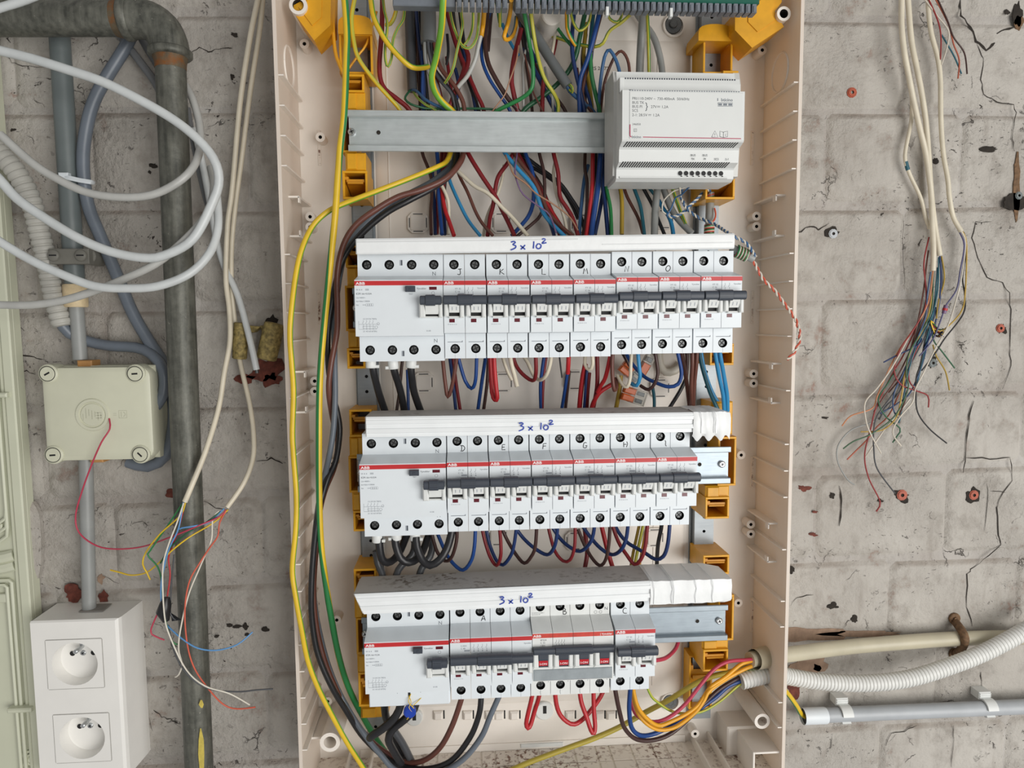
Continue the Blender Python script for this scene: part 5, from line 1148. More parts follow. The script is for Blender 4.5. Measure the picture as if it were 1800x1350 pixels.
for c_, p_, l_ in [
 ('pink', '1630,-6,14 1648,35,16 1654,65,16 1653,105,14', 'thin crimson core hanging from the top of the right wall'),
 ('white', '1622,-6,14 1646,26,15 1667,54,15 1665,82,14 1655,114,14', 'thin white core hanging in an arc beside the crimson one'),
 ('darkbrown', '1646,-6,12 1665,35,13 1676,65,13 1695,93,12 1700,130,12', 'thin dark brown core, outermost of the short ones at the top right'),
 ('redorange', '1642,-6,11 1667,42,12 1676,77,12 1686,105,11 1684,138,11', 'thin salmon core hanging at the top right'),
 ('teal', '1655,61,10 1674,93,10 1683,112,10 1690,130,10', 'short thin grey-green core at the top right'),
 ('red', '1633,417,12 1624,463,14 1628,510,16 1625,545,18 1602,585,18 1583,613,18 1572,651,18 1584,676,18 1611,687,18 1631,696,16 1632,716,14', 'thin red core looping left and ending in a hooked tip'),
 ('orange', '1640,476,16 1632,529,18 1613,568,18 1581,614,16 1560,655,14 1542,696,12 1533,718,12 1496,731,10 1480,749,8', 'pale orange core reaching far left out of the tangle'),
 ('green', '1640,476,14 1637,545,16 1615,590,18 1598,622,20 1593,656,20 1596,684,20 1573,731,18 1533,762,16 1500,776,14 1482,789,12', 'green core crossing the tangle to the lower left'),
 ('white', '1690,407,14 1697,428,14 1690,487,14 1679,533,14 1665,575,16 1644,613,18 1622,658,20 1609,684,20 1604,707,20 1582,733,18 1569,760,18 1584,784,16', 'white core from the fanned cable running through the tangle'),
 ('white', '1604,580,14 1569,644,20 1542,682,22 1521,707,22 1522,738,22 1531,764,22 1549,797,22', 'bright white core bowing left in front of the tangle'),
 ('black', '1640,520,10 1620,630,12 1611,662,12 1610,689,14 1613,724,14 1633,753,12 1664,779,10', 'black core curving out to the right of the tangle'),
 ('darkgrey', '1630,520,10 1605,610,12 1589,658,14 1567,696,16 1542,731,16 1536,756,16 1536,789,16 1542,824,14 1573,867,10', 'long dark core ending beside an orange wall plug'),
 ('red', '1626,540,10 1590,620,12 1570,655,12 1542,711,14 1531,751,14 1520,800,14 1527,840,12 1547,882,10 1540,899,8', 'longest red core, hanging lowest of the tangle'),
 ('grey', '1590,660,8 1560,720,8 1533,742,8 1496,756,8 1473,784,8 1473,813,8 1489,842,8 1502,852,8', 'grey core making a wide curve left of the tangle'),
 ('yellow', '1640,500,14 1630,560,16 1600,620,18 1591,653,18 1584,700,18 1576,733,18 1558,752,16 1542,758,14 1513,759,12', 'yellow core ending in a twist at the left of the tangle'),
 ('blue', '1645,540,10 1631,600,12 1620,644,12 1600,690,12 1578,709,12 1547,727,10', 'blue core slanting through the middle of the tangle'),
 ('darkgreen', '1638,580,10 1642,600,10 1656,618,10 1678,647,8', 'short dark green core pointing right from the tangle'),
 ('ochre', '1640,606,8 1646,626,8 1662,653,8 1669,686,8', 'short dull yellow core right of the tangle'),
 ('navy', '1620,595,14 1613,607,16 1578,624,16 1553,637,14', 'short navy core pointing left from the tangle'),
 ('darkgreen', '1575,650,16 1560,675,16 1544,702,16 1556,731,16 1582,753,14 1578,765,14 1569,778,14', 'dark green core bent like a knee in the lower tangle'),
 ('red', '1618,600,14 1600,640,14 1598,668,14 1609,684,14', 'short red core inside the tangle'),
 ('redorange', '1600,640,8 1567,722,8 1540,752,8 1524,773,8 1505,792,8 1489,808,8', 'red-orange core reaching the lower left edge of the tangle'),
 ('brown', '1630,455,12 1622,520,14 1610,580,14 1596,630,14 1590,665,14 1592,700,14 1580,730,14', 'brown core running down the middle of the tangle'),
 ('teal', '1648,470,10 1641,545,12 1628,600,12 1618,650,12 1608,690,12', 'teal core beside the black one in the tangle'),
 ('purple', '1686,407,12 1695,431,14 1688,475,14 1681,510,14 1662,538,14 1656,556,14 1640,596,14 1616,626,12', 'blue-violet core from the fanned cable with a splice'),
 ('yellow', '1692,407,12 1699,431,12 1697,510,12 1690,547,14 1665,575,14 1652,582,14 1640,577,12', 'yellow core from the fanned cable twisted into the knot'),
 ('black', '1694,408,10 1698,440,10 1692,487,10 1696,520,10 1693,552,12 1660,596,14 1646,618,14 1620,652,12', 'black core from the fanned cable, outermost on the right'),
 ('navy', '1652,450,12 1654,490,12 1650,540,12 1640,580,12 1625,612,14', 'navy core dropping straight from the second cream cable'),
 ('ochre', '1655,450,10 1660,490,10 1650,530,12 1646,560,12', 'mustard core dropping from the second cream cable'),

 ('brown', '1640,478,14 1634,530,15 1618,575,15 1596,625,15 1574,668,15 1552,700,14 1536,724,13', 'thin brown core in the left flank of the tangle'),
 ('teal', '1650,452,11 1648,510,12 1636,560,14 1612,606,15 1600,640,15 1590,690,14 1584,726,12 1580,744,12', 'teal core curving through the lower tangle'),
 ('darkgrey', '1654,452,9 1656,500,10 1646,548,11 1622,600,11 1596,650,11 1580,690,10 1556,716,10 1546,738,10', 'dark grey core at the back of the tangle'),
 ('brown', '1632,440,10 1626,490,10 1630,540,11 1616,590,12 1594,640,12 1580,668,12 1562,690,12', 'russet core beside the thin red ones at the left of the bundle'),
 ('blue', '1636,478,18 1630,520,18 1626,560,18 1606,610,18 1588,655,18 1572,690,17 1570,718,16 1578,734,16', 'blue core bent back at the middle of the tangle'),
 ('white', '1600,700,10 1580,726,10 1560,748,9 1540,776,8 1521,804,8', 'short dull white core at the bottom left of the tangle'),
]:
    W({'red': 'dullred', 'green': 'dullgreen', 'yellow': 'dullyellow', 'orange': 'dullorange', 'blue': 'dullblue', 'redorange': 'dullsalmon', 'white': 'dullwhite', 'purple': 'dullviolet', 'pink': 'dullred'}.get(c_, c_), 2.6, p_, l_, group=g_)
t13 = bpy.data.objects.new('wire_knot', None); COL.objects.link(t13); t13.location = P(1650, 575, 12); tag(t13, 'dark knot of twisted wire ends in the middle of the right-hand tangle', 'wire knot')
for k in range(7):
    ang = [random.uniform(0, 6.3) for _ in range(5)]
    tp('twist', MB().tube(spline([P(1646 + 12 * math.cos(a_), 578 + 14 * math.sin(a_ * 1.3), 12 + 4 * math.sin(a_ * 2)) for a_ in sorted(ang)], .003), .0008, 5), wm(['darkgreen', 'black', 'yellow', 'red', 'navy', 'darkgreen', 'brown'][k]), t13)
t14 = bpy.data.objects.new('splice_sleeve', None); COL.objects.link(t14); t14.location = P(1660, 545, 14); tag(t14, 'small violet and red splice on the blue-violet core', 'splice')
tp('sleeve_body', MB().tube(pxpath('1663,537,14 1661,543,14 1659,551,14'), .0021, 8), wm('purple'), t14)
tp('sleeve_band', MB().tube(pxpath('1661.5,542,14 1660.5,546,14'), .0024, 8), wm('red'), t14)
# ------------------------------------------------------------------ wires inside the enclosure
gT = 'wires behind the empty top rail'; gM = 'wires between the top rail and the top breaker row'; gA = 'wires below the top breaker row'; gB = 'wires below the middle breaker row'; gC = 'wires below the bottom breaker row'
# long supply cables down the left side
W('yellow', 11.5, '602,-10,84 606,0,84 610,60,84 609,100,84 605,200,84 597,270,84 589,380,84 582,450,82 571,560,82 564,640,80 561,720,80 561,860,78 564,950,74 572,1020,70 583,1090,64 597,1160,56 614,1212,46 638,1260,34 662,1300,26 690,1340,20 700,1360,20', 'long thick yellow-green earth cable running the whole height in front of the rail ends', 'cable', stripe=('green', 'H', 1))
W('yellow', 10, '792,268,40 785,284,46 770,293,54 720,314,64 660,337,70 600,360,72 572,375,76 548,400,80 530,440,86 519,490,90 511,560,94 510,600,94 513,640,94 516,690,94 514,760,94 516,800,94 521,870,94 520,930,94 514,1000,94 520,1050,94 530,1105,92 541,1160,88 558,1206,84 583,1256,78 610,1305,72 640,1352,66 650,1370,66', 'thick yellow-green earth cable bulging left over the rim of the enclosure', 'cable', stripe=('lime', 'q'))
feed = 'supply cables looping down the left side'
W('brown', 10, '812,200,38 815,262,46 806,290,58 780,316,66 740,334,70 700,346,72 660,369,74 625,396,74 604,430,74 593,480,74 593,540,72 592,585,72 582,640,74 578,685,72 585,735,62 594,775,54 588,820,54 572,860,58 562,900,58 556,960,58 551,1040,58 556,1100,56 570,1160,54 590,1210,50 620,1262,44 655,1305,44 695,1333,48 722,1341,54 750,1334,62 775,1312,72 795,1275,84 810,1232,92 812,1222,92', 'brown supply cable sweeping down the left side to the first terminal of breaker A', 'cable', feed)
W('black', 10.5, '800,200,34 804,268,42 795,303,52 765,328,60 720,352,66 680,374,66 640,407,66 608,446,66 592,490,66 584,530,64 577,575,62 577,640,62 584,690,64 594,730,64 597,762,64 590,810,64 575,845,70 561,895,74 552,960,74 547,1040,74 549,1095,72 559,1150,70 582,1205,66 606,1245,58 640,1297,48 690,1340,52 740,1352,62 790,1339,76 825,1298,84 842,1256,92 846,1222,92', 'black supply cable sweeping down the left side to the second terminal of breaker A', 'cable', feed)
W('bluegrey', 10, '795,200,30 800,275,36 770,312,48 712,344,56 680,362,60 640,396,62 612,432,62 598,480,62 588,560,60 588,620,66 589,700,72 586,755,74 579,800,74 569,845,66 558,900,56 551,980,54 553,1060,52 566,1130,50 583,1186,48 606,1236,48 640,1290,54 668,1325,60 700,1356,66 760,1362,74 810,1338,84 845,1297,90 862,1258,92 878,1222,92', 'grey supply cable sweeping down the left side to the third terminal of breaker A', 'cable', feed)
# behind the top rail
W('amberyellow', 6.4, '585,-6,50 585,44,50 589,89,50 595,110,50 603,128,52 612,140,52', 'yellow wire at the far left top ending in the yellow bracket', group=gT)
W('yellow', 7.6, '626,-8,58 623,0,58 618,33,58 622,73,58 631,104,56 660,144,52 684,171,48 702,192,44 715,220,40', 'olive-yellow earth wire curving down right to the left end of the top rail', group=gT, stripe=('olive', 'r'))
W('amberyellow', 4.2, '662,20,40 656,40,40 644,78,42 633,93,42 622,108,42 612,122,42', 'thin yellow wire slanting across the upper left bracket', group=gT)
W('yellow', 9.6, '650,-8,64 652,0,64 658,33,64 678,71,62 702,100,60 724,118,56 744,119,48 752,117,40', 'thick green-yellow earth wire hooking right into the cut grey sheath', group=gT, stripe=('lime', 'R'))
W('darkred', 8.4, '672,-6,44 671,56,44 667,111,44 669,140,44 678,158,44 698,174,44 720,194,42 735,230,38', 'dark red wire bowing along the left under the terminal bar', group=gT)
W('olive', 5.2, '673,-4,54 676,20,54 681,44,54 677,84,54 678,108,54 682,117,54 688,103,54 691,70,54 700,48,54 709,34,54 712,4,54', 'thin yellow-green wire hanging in a long narrow loop at the upper left', group=gT, stripe=('green', 'C'))
W('yellow', 7, '697,-4,50 697,12,50 693,30,48 686,42,46 678,44,44', 'short yellow wire curling back at the upper left', group=gT, stripe=('olive', 'r'))
W('darkgrey', 18, '719,-6,22 720,30,22 722,89,22 725,160,26', 'dark grey sheathed cable ending in bare cores near the left end of the top rail', 'cable')
W('steelblue', 5.2, '724,158,28 732,160,34 748,175,42 764,184,44 782,194,42 800,225,38', 'steel blue core from the left sheathed cable, crossing behind the rail', group=gT)
W('darkgreen', 4.2, '722,158,26 715,166,36 712,174,42 722,183,46 742,189,44 760,191,42 850,191,41 880,195,38', 'dark green core looping left out of the sheathed cable then along the rail', group=gT)
W('olive', 4.2, '725,158,26 732,170,36 748,184,42 766,194,42 780,220,38', 'yellow-green core out of the left sheathed cable', group=gT, stripe=('green', 'C'))
W('greysheath', 28, '752,-8,34 753,30,36 753,76,38', 'wide grey sheath cut off square under the terminal bar', 'cable')
W('grey', 7.6, '747,70,38 747,84,38 749,111,36 757,133,34 768,152,32 778,200,30', 'grey core leaving the wide cut sheath', group=gT)
W('black', 7, '757,70,38 758,84,38 761,116,38 774,136,38 792,160,40 804,184,42 808,225,40', 'black core leaving the wide cut sheath', group=gT)
W('darkgrey', 6, '752,72,40 754,92,40 762,122,40 776,144,42 794,166,42 802,200,40', 'dark grey core leaving the middle of the cut sheath', group=gT)
W('brown', 7.8, '763,72,38 768,100,40 776,122,42 796,147,42 810,170,42 816,190,42 818,230,40', 'brown core leaving the right of the cut sheath', group=gT)
W('lime', 11.5, '781,-20,106 779,0,104 776,49,92 767,100,74 759,135,66 765,162,58 778,180,52 797,198,47 812,225,44', 'bright thick green-yellow earth cable dropping in front of the cut grey sheath', 'cable', gT, ('yellow', 'R'))
W('navy', 7, '731,-4,28 732,20,28 736,67,28 744,133,28 745,185,28 748,230,28', 'navy wire beside the left sheathed cable', group=gT)
W('blue', 6, '741,90,30 743,120,32 742,160,32 744,200,32 752,235,32', 'blue wire below the yellow hook of the earth wire', group=gT)
W('darkbrown', 6, '734,60,24 735,110,24 738,170,24 740,225,24', 'dark brown wire against the left sheathed cable', group=gT)
W('darkred', 7.4, '783,-2,30 788,30,30 800,73,30 810,100,32 816,118,34 806,148,36 795,176,38 786,196,38 780,230,36', 'dark red wire slanting behind the bright green-yellow cable', group=gT)
W('black', 7, '795,0,22 798,40,22 806,80,24 816,120,24 826,150,24 842,196,24 850,230,24', 'black wire slanting at the back behind the looped earth wires', group=gT)
W('darkred', 8, '816,80,34 823,96,34 822,114,34 812,136,36 802,155,38 792,186,38 786,225,36', 'dark red wire twisted over its neighbour below the looped earth wires', group=gT)
W('darkred', 7.4, '808,96,28 816,120,28 826,138,30 838,165,32 850,192,34 856,230,34', 'dark red wire running down right to the rail below the looped earth wires', group=gT)
W('olive', 5, '788,0,94 792,25,74 797,46,58 808,74,58 818,84,58 828,83,58 837,68,58 841,40,58 842,6,92', 'thin green-yellow wire in a U loop hanging from the comb', group=gT, stripe=('green', 'C'))
W('olive', 5, '809,2,94 811,25,76 813,46,62 804,86,60 797,118,58 790,134,54 782,146,48', 'thin green-yellow wire crossing in front of the U loop', group=gT, stripe=('green', 'C'))
W('olive', 4.8, '831,2,94 831,44,73 824,68,56 817,78,56 812,84,54', 'thin green-yellow wire inside the U loop', group=gT, stripe=('green', 'C'))
W('amberyellow', 8.6, '853,0,94 851,20,73 849,44,54 846,64,52', 'yellow heat-shrunk wire end under the comb', group=gT)
W('loopgrey', 7.4, '846,60,52 841,80,50 835,106,48 822,133,44 806,152,40 794,170,36', 'pale grey wire continuing from the yellow heat-shrunk end', group=gT)
W('darkbrown', 8.2, '859,2,40 858,14,40 853,67,42 857,107,44 871,138,46 893,173,46 912,196,44 930,230,40', 'dark brown wire running with a blue one down right to the rail', group=gT)
W('blue', 6.4, '862,20,34 853,45,36 847,73,38 848,107,42 860,138,44 880,169,44 896,194,42 905,230,40', 'blue wire running with the dark brown one to the rail', group=gT)
W('olive', 6, '878,-2,94 879,20,73 879,46,56', 'short green-yellow wire end below the comb', group=gT, stripe=('green', 'C'))
W('green', 5, '872,4,50 875,20,48 878,40,46', 'short green wire beside the short green-yellow end', group=gT)
W('amberyellow', 7.4, '899,0,94 897,20,73 892,44,56 886,64,56 891,70,52 900,64,46 906,48,40 908,30,34', 'amber and green wire turning up in a small hook under the comb', group=gT, stripe=('teal', 'R'))
W('sky', 6, '883,42,26 890,60,28 900,80,28 912,98,28', 'sky blue wire end seen behind the amber hook', group=gT)
W('darkred', 8.6, '916,50,44 912,68,44 904,100,46 899,138,46 903,165,46 910,196,44 918,230,40', 'dark red wire straight down from the comb to the rail', group=gT)
W('black', 6, '918,40,30 922,70,30 928,100,30 940,130,30', 'black wire behind the green pair', group=gT)
W('green', 7.4, '919,-2,94 920,13,76 929,67,62 936,111,62 937,144,60 932,160,58 918,172,54 895,184,50 872,196,46 850,215,40', 'green earth wire bending left along the rail', group=gT, stripe=('lime', 'C'))
W('green', 7.2, '931,-2,94 932,13,77 939,67,64 948,111,62 958,140,60 972,162,56 980,178,50 981,194,46 978,230,42', 'light green-yellow earth wire curving right to the rail beside the bending green one', group=gT, stripe=('olive', 'L'))
W('greysheath', 18, '898,-8,36 910,14,38 942,63,44 970,108,48 998,151,50', 'thick grey cable slanting to a cut end in the middle of the top compartment', 'cable')
W('steelblue', 8, '996,148,48 1002,160,46 1014,171,46 1030,184,45 1044,198,42 1060,230,38', 'steel blue core leaving the slanting grey cable', group=gT)
W('olive', 5, '1000,148,50 1006,154,52 1006,162,50 1001,158,48', 'short green-yellow core folded at the cut end of the slanting grey cable', group=gT, stripe=('green', 'C'))
W('copper', 2.6, '912,80,52 908,105,52 903,122,52 896,141,52 888,165,50 876,182,48 864,198,46 850,225,42', 'thin bare-looking copper pair curving to the rail', group=gT)
W('brown', 3, '922,95,36 929,127,38 936,159,40 945,178,42 955,198,42', 'thin brown wire dropping to the rail between the green pair', group=gT)
W('loopgrey', 4.4, '928,70,30 925,85,30 919,113,32 920,155,34 920,195,36', 'thin grey-white wire hanging behind the green pair', group=gT)
W('navy', 8, '922,84,26 932,108,28 949,141,30 962,168,32 978,200,34 990,230,34', 'navy wire slanting behind the light green-yellow wire', group=gT)
W('darkbrown', 6.4, '935,100,22 955,140,24 975,168,26 994,196,28 1005,230,28', 'dark brown wire slanting under the navy one', group=gT)
W('darkred', 8, '956,140,36 954,158,36 953,192,38 953,230,38', 'dark red wire end just above the middle of the rail', group=gT)
W('cream', 5.6, '975,30,34 976,50,34 975,66,34 971,90,32 966,110,30', 'cream wire hanging from the collar under the comb', group=gT)
W('darkred', 5, '984,30,26 981,52,26 977,78,26 972,100,26', 'dark red wire behind the cream one at the collar', group=gT)
W('loopgrey', 4.4, '958,118,28 962,140,30 970,165,34 972,196,36', 'thin pale wire below the slanting grey cable', group=gT)
W('olive', 6, '936,50,30 948,55,30 971,63,32 1002,74,36 1026,80,40 1047,82,44 1060,76,48 1067,62,50 1074,52,52 1089,42,54 1101,32,56 1112,20,56 1118,4,92', 'long olive earth wire running sideways and rising to the comb on the right', group=gT, stripe=('green', 'r'))
W('olive', 5.2, '1001,0,94 1003,20,75 1009,42,60 1018,54,60 1029,48,60 1036,36,60 1041,4,92', 'green-yellow wire hanging in a U loop left of the blue wires', group=gT, stripe=('green', 'C'))
W('green', 7, '995,0,94 996,25,74 997,49,58 1003,66,56 1012,80,52', 'green wire with an amber flank kinked right of the collar', group=gT, stripe=('amberyellow', 'L'))
W('green', 6, '968,34,40 976,44,42 992,66,44 1004,80,44', 'green wire coming from the collar to the kinked one', group=gT)
W('darkgreen', 8.6, '1033,4,46 1029,20,46 1019,66,46 1012,99,44 998,127,40 974,153,36 949,173,36 923,192,38 900,225,36', 'dark green cable slanting left across the back to the rail', 'cable', gT)
W('navy', 7.4, '1010,4,50 1009,25,50 1006,56,50 1006,92,50 1012,127,50 1022,169,50 1027,196,46 1030,230,42', 'navy wire dropping beside the kinked green one', group=gT)
W('ochre', 7.4, '1031,40,38 1029,60,38 1026,99,38 1032,127,38 1038,165,40 1041,196,42 1044,230,40', 'mustard wire between the navy and blue ones', group=gT)
W('teal', 7.6, '1047,4,42 1043,25,42 1039,63,42 1036,90,42 1030,120,40', 'dark teal wire from the comb behind the blue one', group=gT)
W('blue', 8.4, '1057,4,56 1053,25,56 1044,63,56 1032,106,54 1021,135,52 1018,160,50 1019,196,46 1018,230,42', 'bright blue wire slanting left from the comb', group=gT)
W('darkbrown', 5, '1062,6,48 1056,30,48 1048,60,48 1041,90,46', 'brown edge wire behind the bright blue one', group=gT)
W('brown', 6.6, '1039,92,46 1034,115,46 1027,141,46 1024,165,46 1032,185,45 1042,200,43 1050,230,40', 'brown wire crossing behind the blue wires near the rail', group=gT)
W('blue', 6, '1024,130,40 1028,150,42 1036,175,43 1042,200,42', 'blue wire end low beside the brown crossing one', group=gT)
W('green', 7.6, '1037,80,52 1038,105,52 1040,132,52 1046,162,50 1053,190,47 1058,230,42', 'green wire running down just left of the power supply', group=gT, stripe=('darkgreen', 'R'))
W('steelblue', 6.4, '1090,134,60 1088,122,60 1082,104,60 1072,88,60 1065,94,58 1060,112,58 1055,150,54 1052,194,46 1052,230,42', 'blue wire arching over into the top of the power supply', group=gT)
W('brown', 5.4, '1107,132,56 1105,112,56 1100,98,56 1092,90,56 1083,96,54 1073,115,52 1062,148,48 1056,194,42 1054,230,40', 'brown wire arching over into the top of the power supply', group=gT)
W('olive', 5.2, '1063,0,94 1066,20,73 1073,34,56 1084,39,56 1092,30,56 1096,4,92', 'green-yellow wire in a shallow U left of the grey cables', group=gT, stripe=('green', 'C'))
W('grey', 14, '1132,-4,44 1130,30,44 1126,89,40 1124,150,34 1124,210,30', 'grey cable dropping straight behind the power supply', 'cable', gT)
W('grey', 11.5, '1112,6,20 1122,28,20 1147,62,22 1158,92,24 1164,127,26 1166,180,28', 'grey cable curving right behind the power supply', 'cable', gT)
W('olive', 6.2, '1136,2,94 1138,30,74 1140,78,54 1141,130,46 1142,180,36', 'green-yellow wire between the two grey cables', group=gT, stripe=('green', 'C'))
for c_, w_, p_, l_ in [  # dark wires added at the back to deepen the shade
 ('black', 6.5, '738,2,18 741,60,18 746,120,20 752,180,22 756,230,22', 'added black shading wire at the back between the two cut grey sheaths'),
 ('darkbrown', 6, '727,0,16 733,90,18 748,160,20 762,230,22', 'added dark brown shading wire at the back left of the wide cut sheath'),
 ('darkred', 6.5, '760,96,26 768,140,28 776,176,30 782,228,30', 'added dark red shading wire behind the cores of the wide cut sheath'),
 ('navy', 6.5, '800,120,24 806,150,24 800,190,26 796,230,26', 'added navy shading wire behind the brown core of the wide cut sheath'),
 ('black', 7, '806,-2,20 812,50,20 820,110,20 834,165,22 846,230,22', 'added black shading wire behind the looped earth wires, nearest the back'),
 ('navy', 6.5, '812,80,22 822,130,22 834,180,24 840,230,24', 'added navy shading wire behind the dark red pair below the looped earth wires'),
 ('darkred', 6, '785,100,20 792,150,22 800,200,24', 'added dark red shading wire low behind the bright earth cable'),
 ('black', 5, '786,60,26 788,90,26 785,114,26', 'added short black shading wire end beside the bright earth cable'),
 ('darkbrown', 6, '866,0,28 862,40,28 858,90,28', 'added dark brown shading wire close behind the brown and blue pair'),
 ('navy', 7, '908,8,22 916,40,24 930,80,24 944,110,24', 'added navy shading wire at the top behind the slanting grey cable'),
 ('darkbrown', 5.6, '910,20,20 918,66,20 926,120,22 934,180,24 938,230,24', 'added dark brown shading wire behind the green pair'),
 ('black', 7, '1030,60,24 1024,100,26 1026,150,26 1030,230,28', 'added black shading wire behind the mustard one'),
 ('navy', 7, '1042,70,30 1038,110,30 1030,150,32 1026,230,32', 'added navy shading wire behind the brown crossing one near the rail'),
 ('darkred', 6, '1014,120,30 1018,160,32 1022,200,34 1024,230,34', 'added dark red shading wire low behind the navy one near the rail'),
]: W(c_, w_, p_, l_, group=gT)
for c_, w_, p_, l_ in [  # more dark wires added to deepen the shade under the rail
 ('darkred', 7, '778,228,22 776,290,24 770,340,26 768,412,32', 'added dark red shading wire at the back of the left bundle under the rail'),
 ('black', 7, '788,228,20 790,270,22 782,320,24 778,380,28 776,412,32', 'added black shading wire at the back of the left bundle under the rail'),
 ('darkbrown', 6.5, '900,228,22 925,285,24 950,325,26 966,362,28 990,412,34', 'added dark brown shading wire at the back of the middle bundle'),
 ('darkred', 6.5, '898,250,28 930,300,30 958,345,32 970,376,34 984,414,40', 'added dark red shading wire behind the thick sky blue one'),
 ('navy', 7, '1068,228,24 1066,290,26 1058,350,28 1046,412,36', 'added navy shading wire at the back beside the power supply'),
 ('black', 6.5, '1048,228,22 1046,300,24 1036,370,28 1034,412,34', 'added black shading wire at the back behind the straight red one'),
]: W(c_, w_, p_, l_, group=gM)
# between the top rail and the row-one cover
W('darkbrown', 6, '738,225,30 742,267,30 752,294,32 759,318,34 759,345,36 757,372,44 758,412,60', 'dark brown wire leftmost under the top rail', group=gM)
W('blue', 7, '766,225,34 768,267,34 771,299,36 771,338,40 773,371,46 777,412,60', 'blue wire dropping straight at the left under the rail', group=gM)
W('navy', 6.4, '760,300,26 761,330,26 763,355,28 765,412,40', 'navy wire tucked behind the straight blue one', group=gM)
W('navy', 7, '774,340,30 780,366,32 782,412,46', 'navy wire right behind the straight blue one', group=gM)
W('darkred', 11, '785,240,24 784,275,26 780,310,28 775,345,30', 'dark red wire seen between the sweeping supply cables', group=gM)
W('red', 7.4, '775,325,38 778,345,42 782,368,48 789,388,54 798,414,64', 'red wire curving down left of the white one', group=gM)
W('cream', 6, '774,322,44 780,333,46 787,350,46 789,371,46 788,412,50', 'cream wire bent beside the red one at the left', group=gM)
W('sky', 6.4, '786,300,32 792,322,36 807,356,44 820,382,50 830,397,56 844,414,64', 'sky blue wire swinging right from under the supply cables', group=gM)
W('brown', 6, '800,285,36 808,310,38 822,338,44 836,372,50 848,393,56 866,414,64', 'brown wire swinging right beside the sky blue one', group=gM)
W('cream', 7.2, '798,294,44 807,303,48 834,327,54 858,340,58 884,366,60 902,384,62 928,415,66', 'cream wire slanting in front from the supply cables to the row cover', group=gM)
W('darkred', 8, '812,240,38 822,268,42 846,308,46 870,344,48 884,372,50 894,392,54 904,414,62', 'dark red wire slanting right under the cream one', group=gM)
W('darkred', 7.6, '905,265,36 893,286,38 876,310,42 870,336,44 867,360,44 861,384,48 857,414,60', 'dark red wire slanting left across the cream one', group=gM)
W('cream', 5.6, '886,290,28 883,313,30 875,340,32 862,366,36 854,388,42 850,414,52', 'cream wire behind the left-slanting dark red one', group=gM)
W('copper', 3, '880,225,36 886,256,42 889,274,50 896,290,58 904,308,62 924,322,62 942,340,62 971,358,62 1000,380,62 1016,405,64', 'thin copper-coloured wire wandering right in front of the others', group=gM)
W('purple', 3, '912,232,36 910,256,42 908,276,50 905,300,58 909,320,60 920,342,60 949,364,60 966,378,60 978,410,62', 'thin violet wire bowing below the copper-coloured one', group=gM)
W('sky', 7.8, '872,240,42 889,271,48 911,298,52 936,326,54 947,352,54 953,370,54 965,388,56 993,416,62', 'thick sky blue wire slanting right through the middle bundle', group=gM)
W('brown', 7.2, '890,240,36 911,280,40 938,316,44 953,349,46 964,374,48 984,396,52 1008,416,58', 'brown wire slanting right behind the thick sky blue one', group=gM)
W('blue', 7.4, '918,235,32 924,271,34 936,304,36 938,349,38 931,376,42 918,394,46 900,414,54', 'blue wire curving back left in the middle bundle', group=gM)
W('black', 7, '890,240,26 916,269,28 953,298,30 984,322,32 1004,349,34 1018,373,38 1030,412,44', 'black wire slanting far right at the back', group=gM)
W('black', 6.4, '900,265,22 930,290,24 960,309,26 986,330,28 1005,360,30 1016,385,34', 'second black wire slanting far right, below the first', group=gM)
W('darkbrown', 6, '944,235,36 948,269,38 956,304,40 957,349,42 950,378,44 935,394,48 908,416,54', 'dark brown wire crossing back left over the bundle', group=gM)
W('darkred', 7.4, '968,235,42 973,269,46 981,304,48 984,344,48 994,362,50 1006,382,52 1016,414,60', 'dark red wire right of the middle bundle', group=gM)
W('cream', 5.8, '978,240,36 977,278,40 973,304,40 977,336,42 984,360,44 992,384,48 998,414,54', 'cream wire beside the dark red one right of the middle bundle', group=gM)
W('red', 6.4, '954,340,34 962,358,36 978,384,40 992,406,46 998,420,50', 'red wire low in the middle bundle', group=gM)
W('navy', 6.4, '955,372,30 966,390,34 974,414,44', 'navy wire low in the middle bundle', group=gM)
W('darkbrown', 6, '1030,235,34 1028,293,36 1032,322,38 1031,371,42 1024,418,52', 'dark brown wire twisting left of the red one near the power supply', group=gM)
W('steelblue', 6.4, '1034,290,28 1027,316,32 1021,371,40 1018,418,50', 'grey-blue wire crossing the dark brown one near the power supply', group=gM)
W('red', 7.6, '1043,235,44 1042,269,48 1041,327,50 1034,390,54 1030,418,60', 'straight red wire left of the thick blue one', group=gM)
W('blue', 9.6, '1058,235,46 1056,269,50 1051,327,52 1042,390,56 1039,418,62', 'thick blue wire just left of the power supply', group=gM)
W('navy', 8, '1062,262,30 1059,318,34 1064,360,36 1069,416,46', 'navy wire swinging right below the power supply corner', group=gM)
W('green', 6.8, '1064,300,32 1066,331,36 1073,367,40 1075,416,50', 'green wire bowing right below the power supply corner', group=gM)
W('ochre', 7.6, '1085,300,36 1089,324,40 1093,353,42 1093,412,48', 'mustard wire dropping below the power supply', group=gM)
W('brown', 6, '1094,320,26 1102,345,28 1122,384,32 1130,410,38', 'brown wire slanting right below the power supply', group=gM)
W('teal', 6.6, '1106,300,34 1112,324,36 1125,360,38 1130,390,42 1133,416,48', 'teal wire slanting right below the power supply', group=gM)
W('black', 6.6, '1120,300,28 1128,325,30 1146,359,30 1156,384,34 1168,412,40', 'black wire slanting right below the power supply', group=gM)
W('teal', 6.2, '1130,300,24 1138,325,24 1152,344,24', 'short teal wire right of the slanting black one', group=gM)
W('sky', 7.4, '1158,352,26 1164,364,28 1175,380,34 1181,396,38 1184,416,42', 'sky blue wire behind the twisted pair', group=gM)
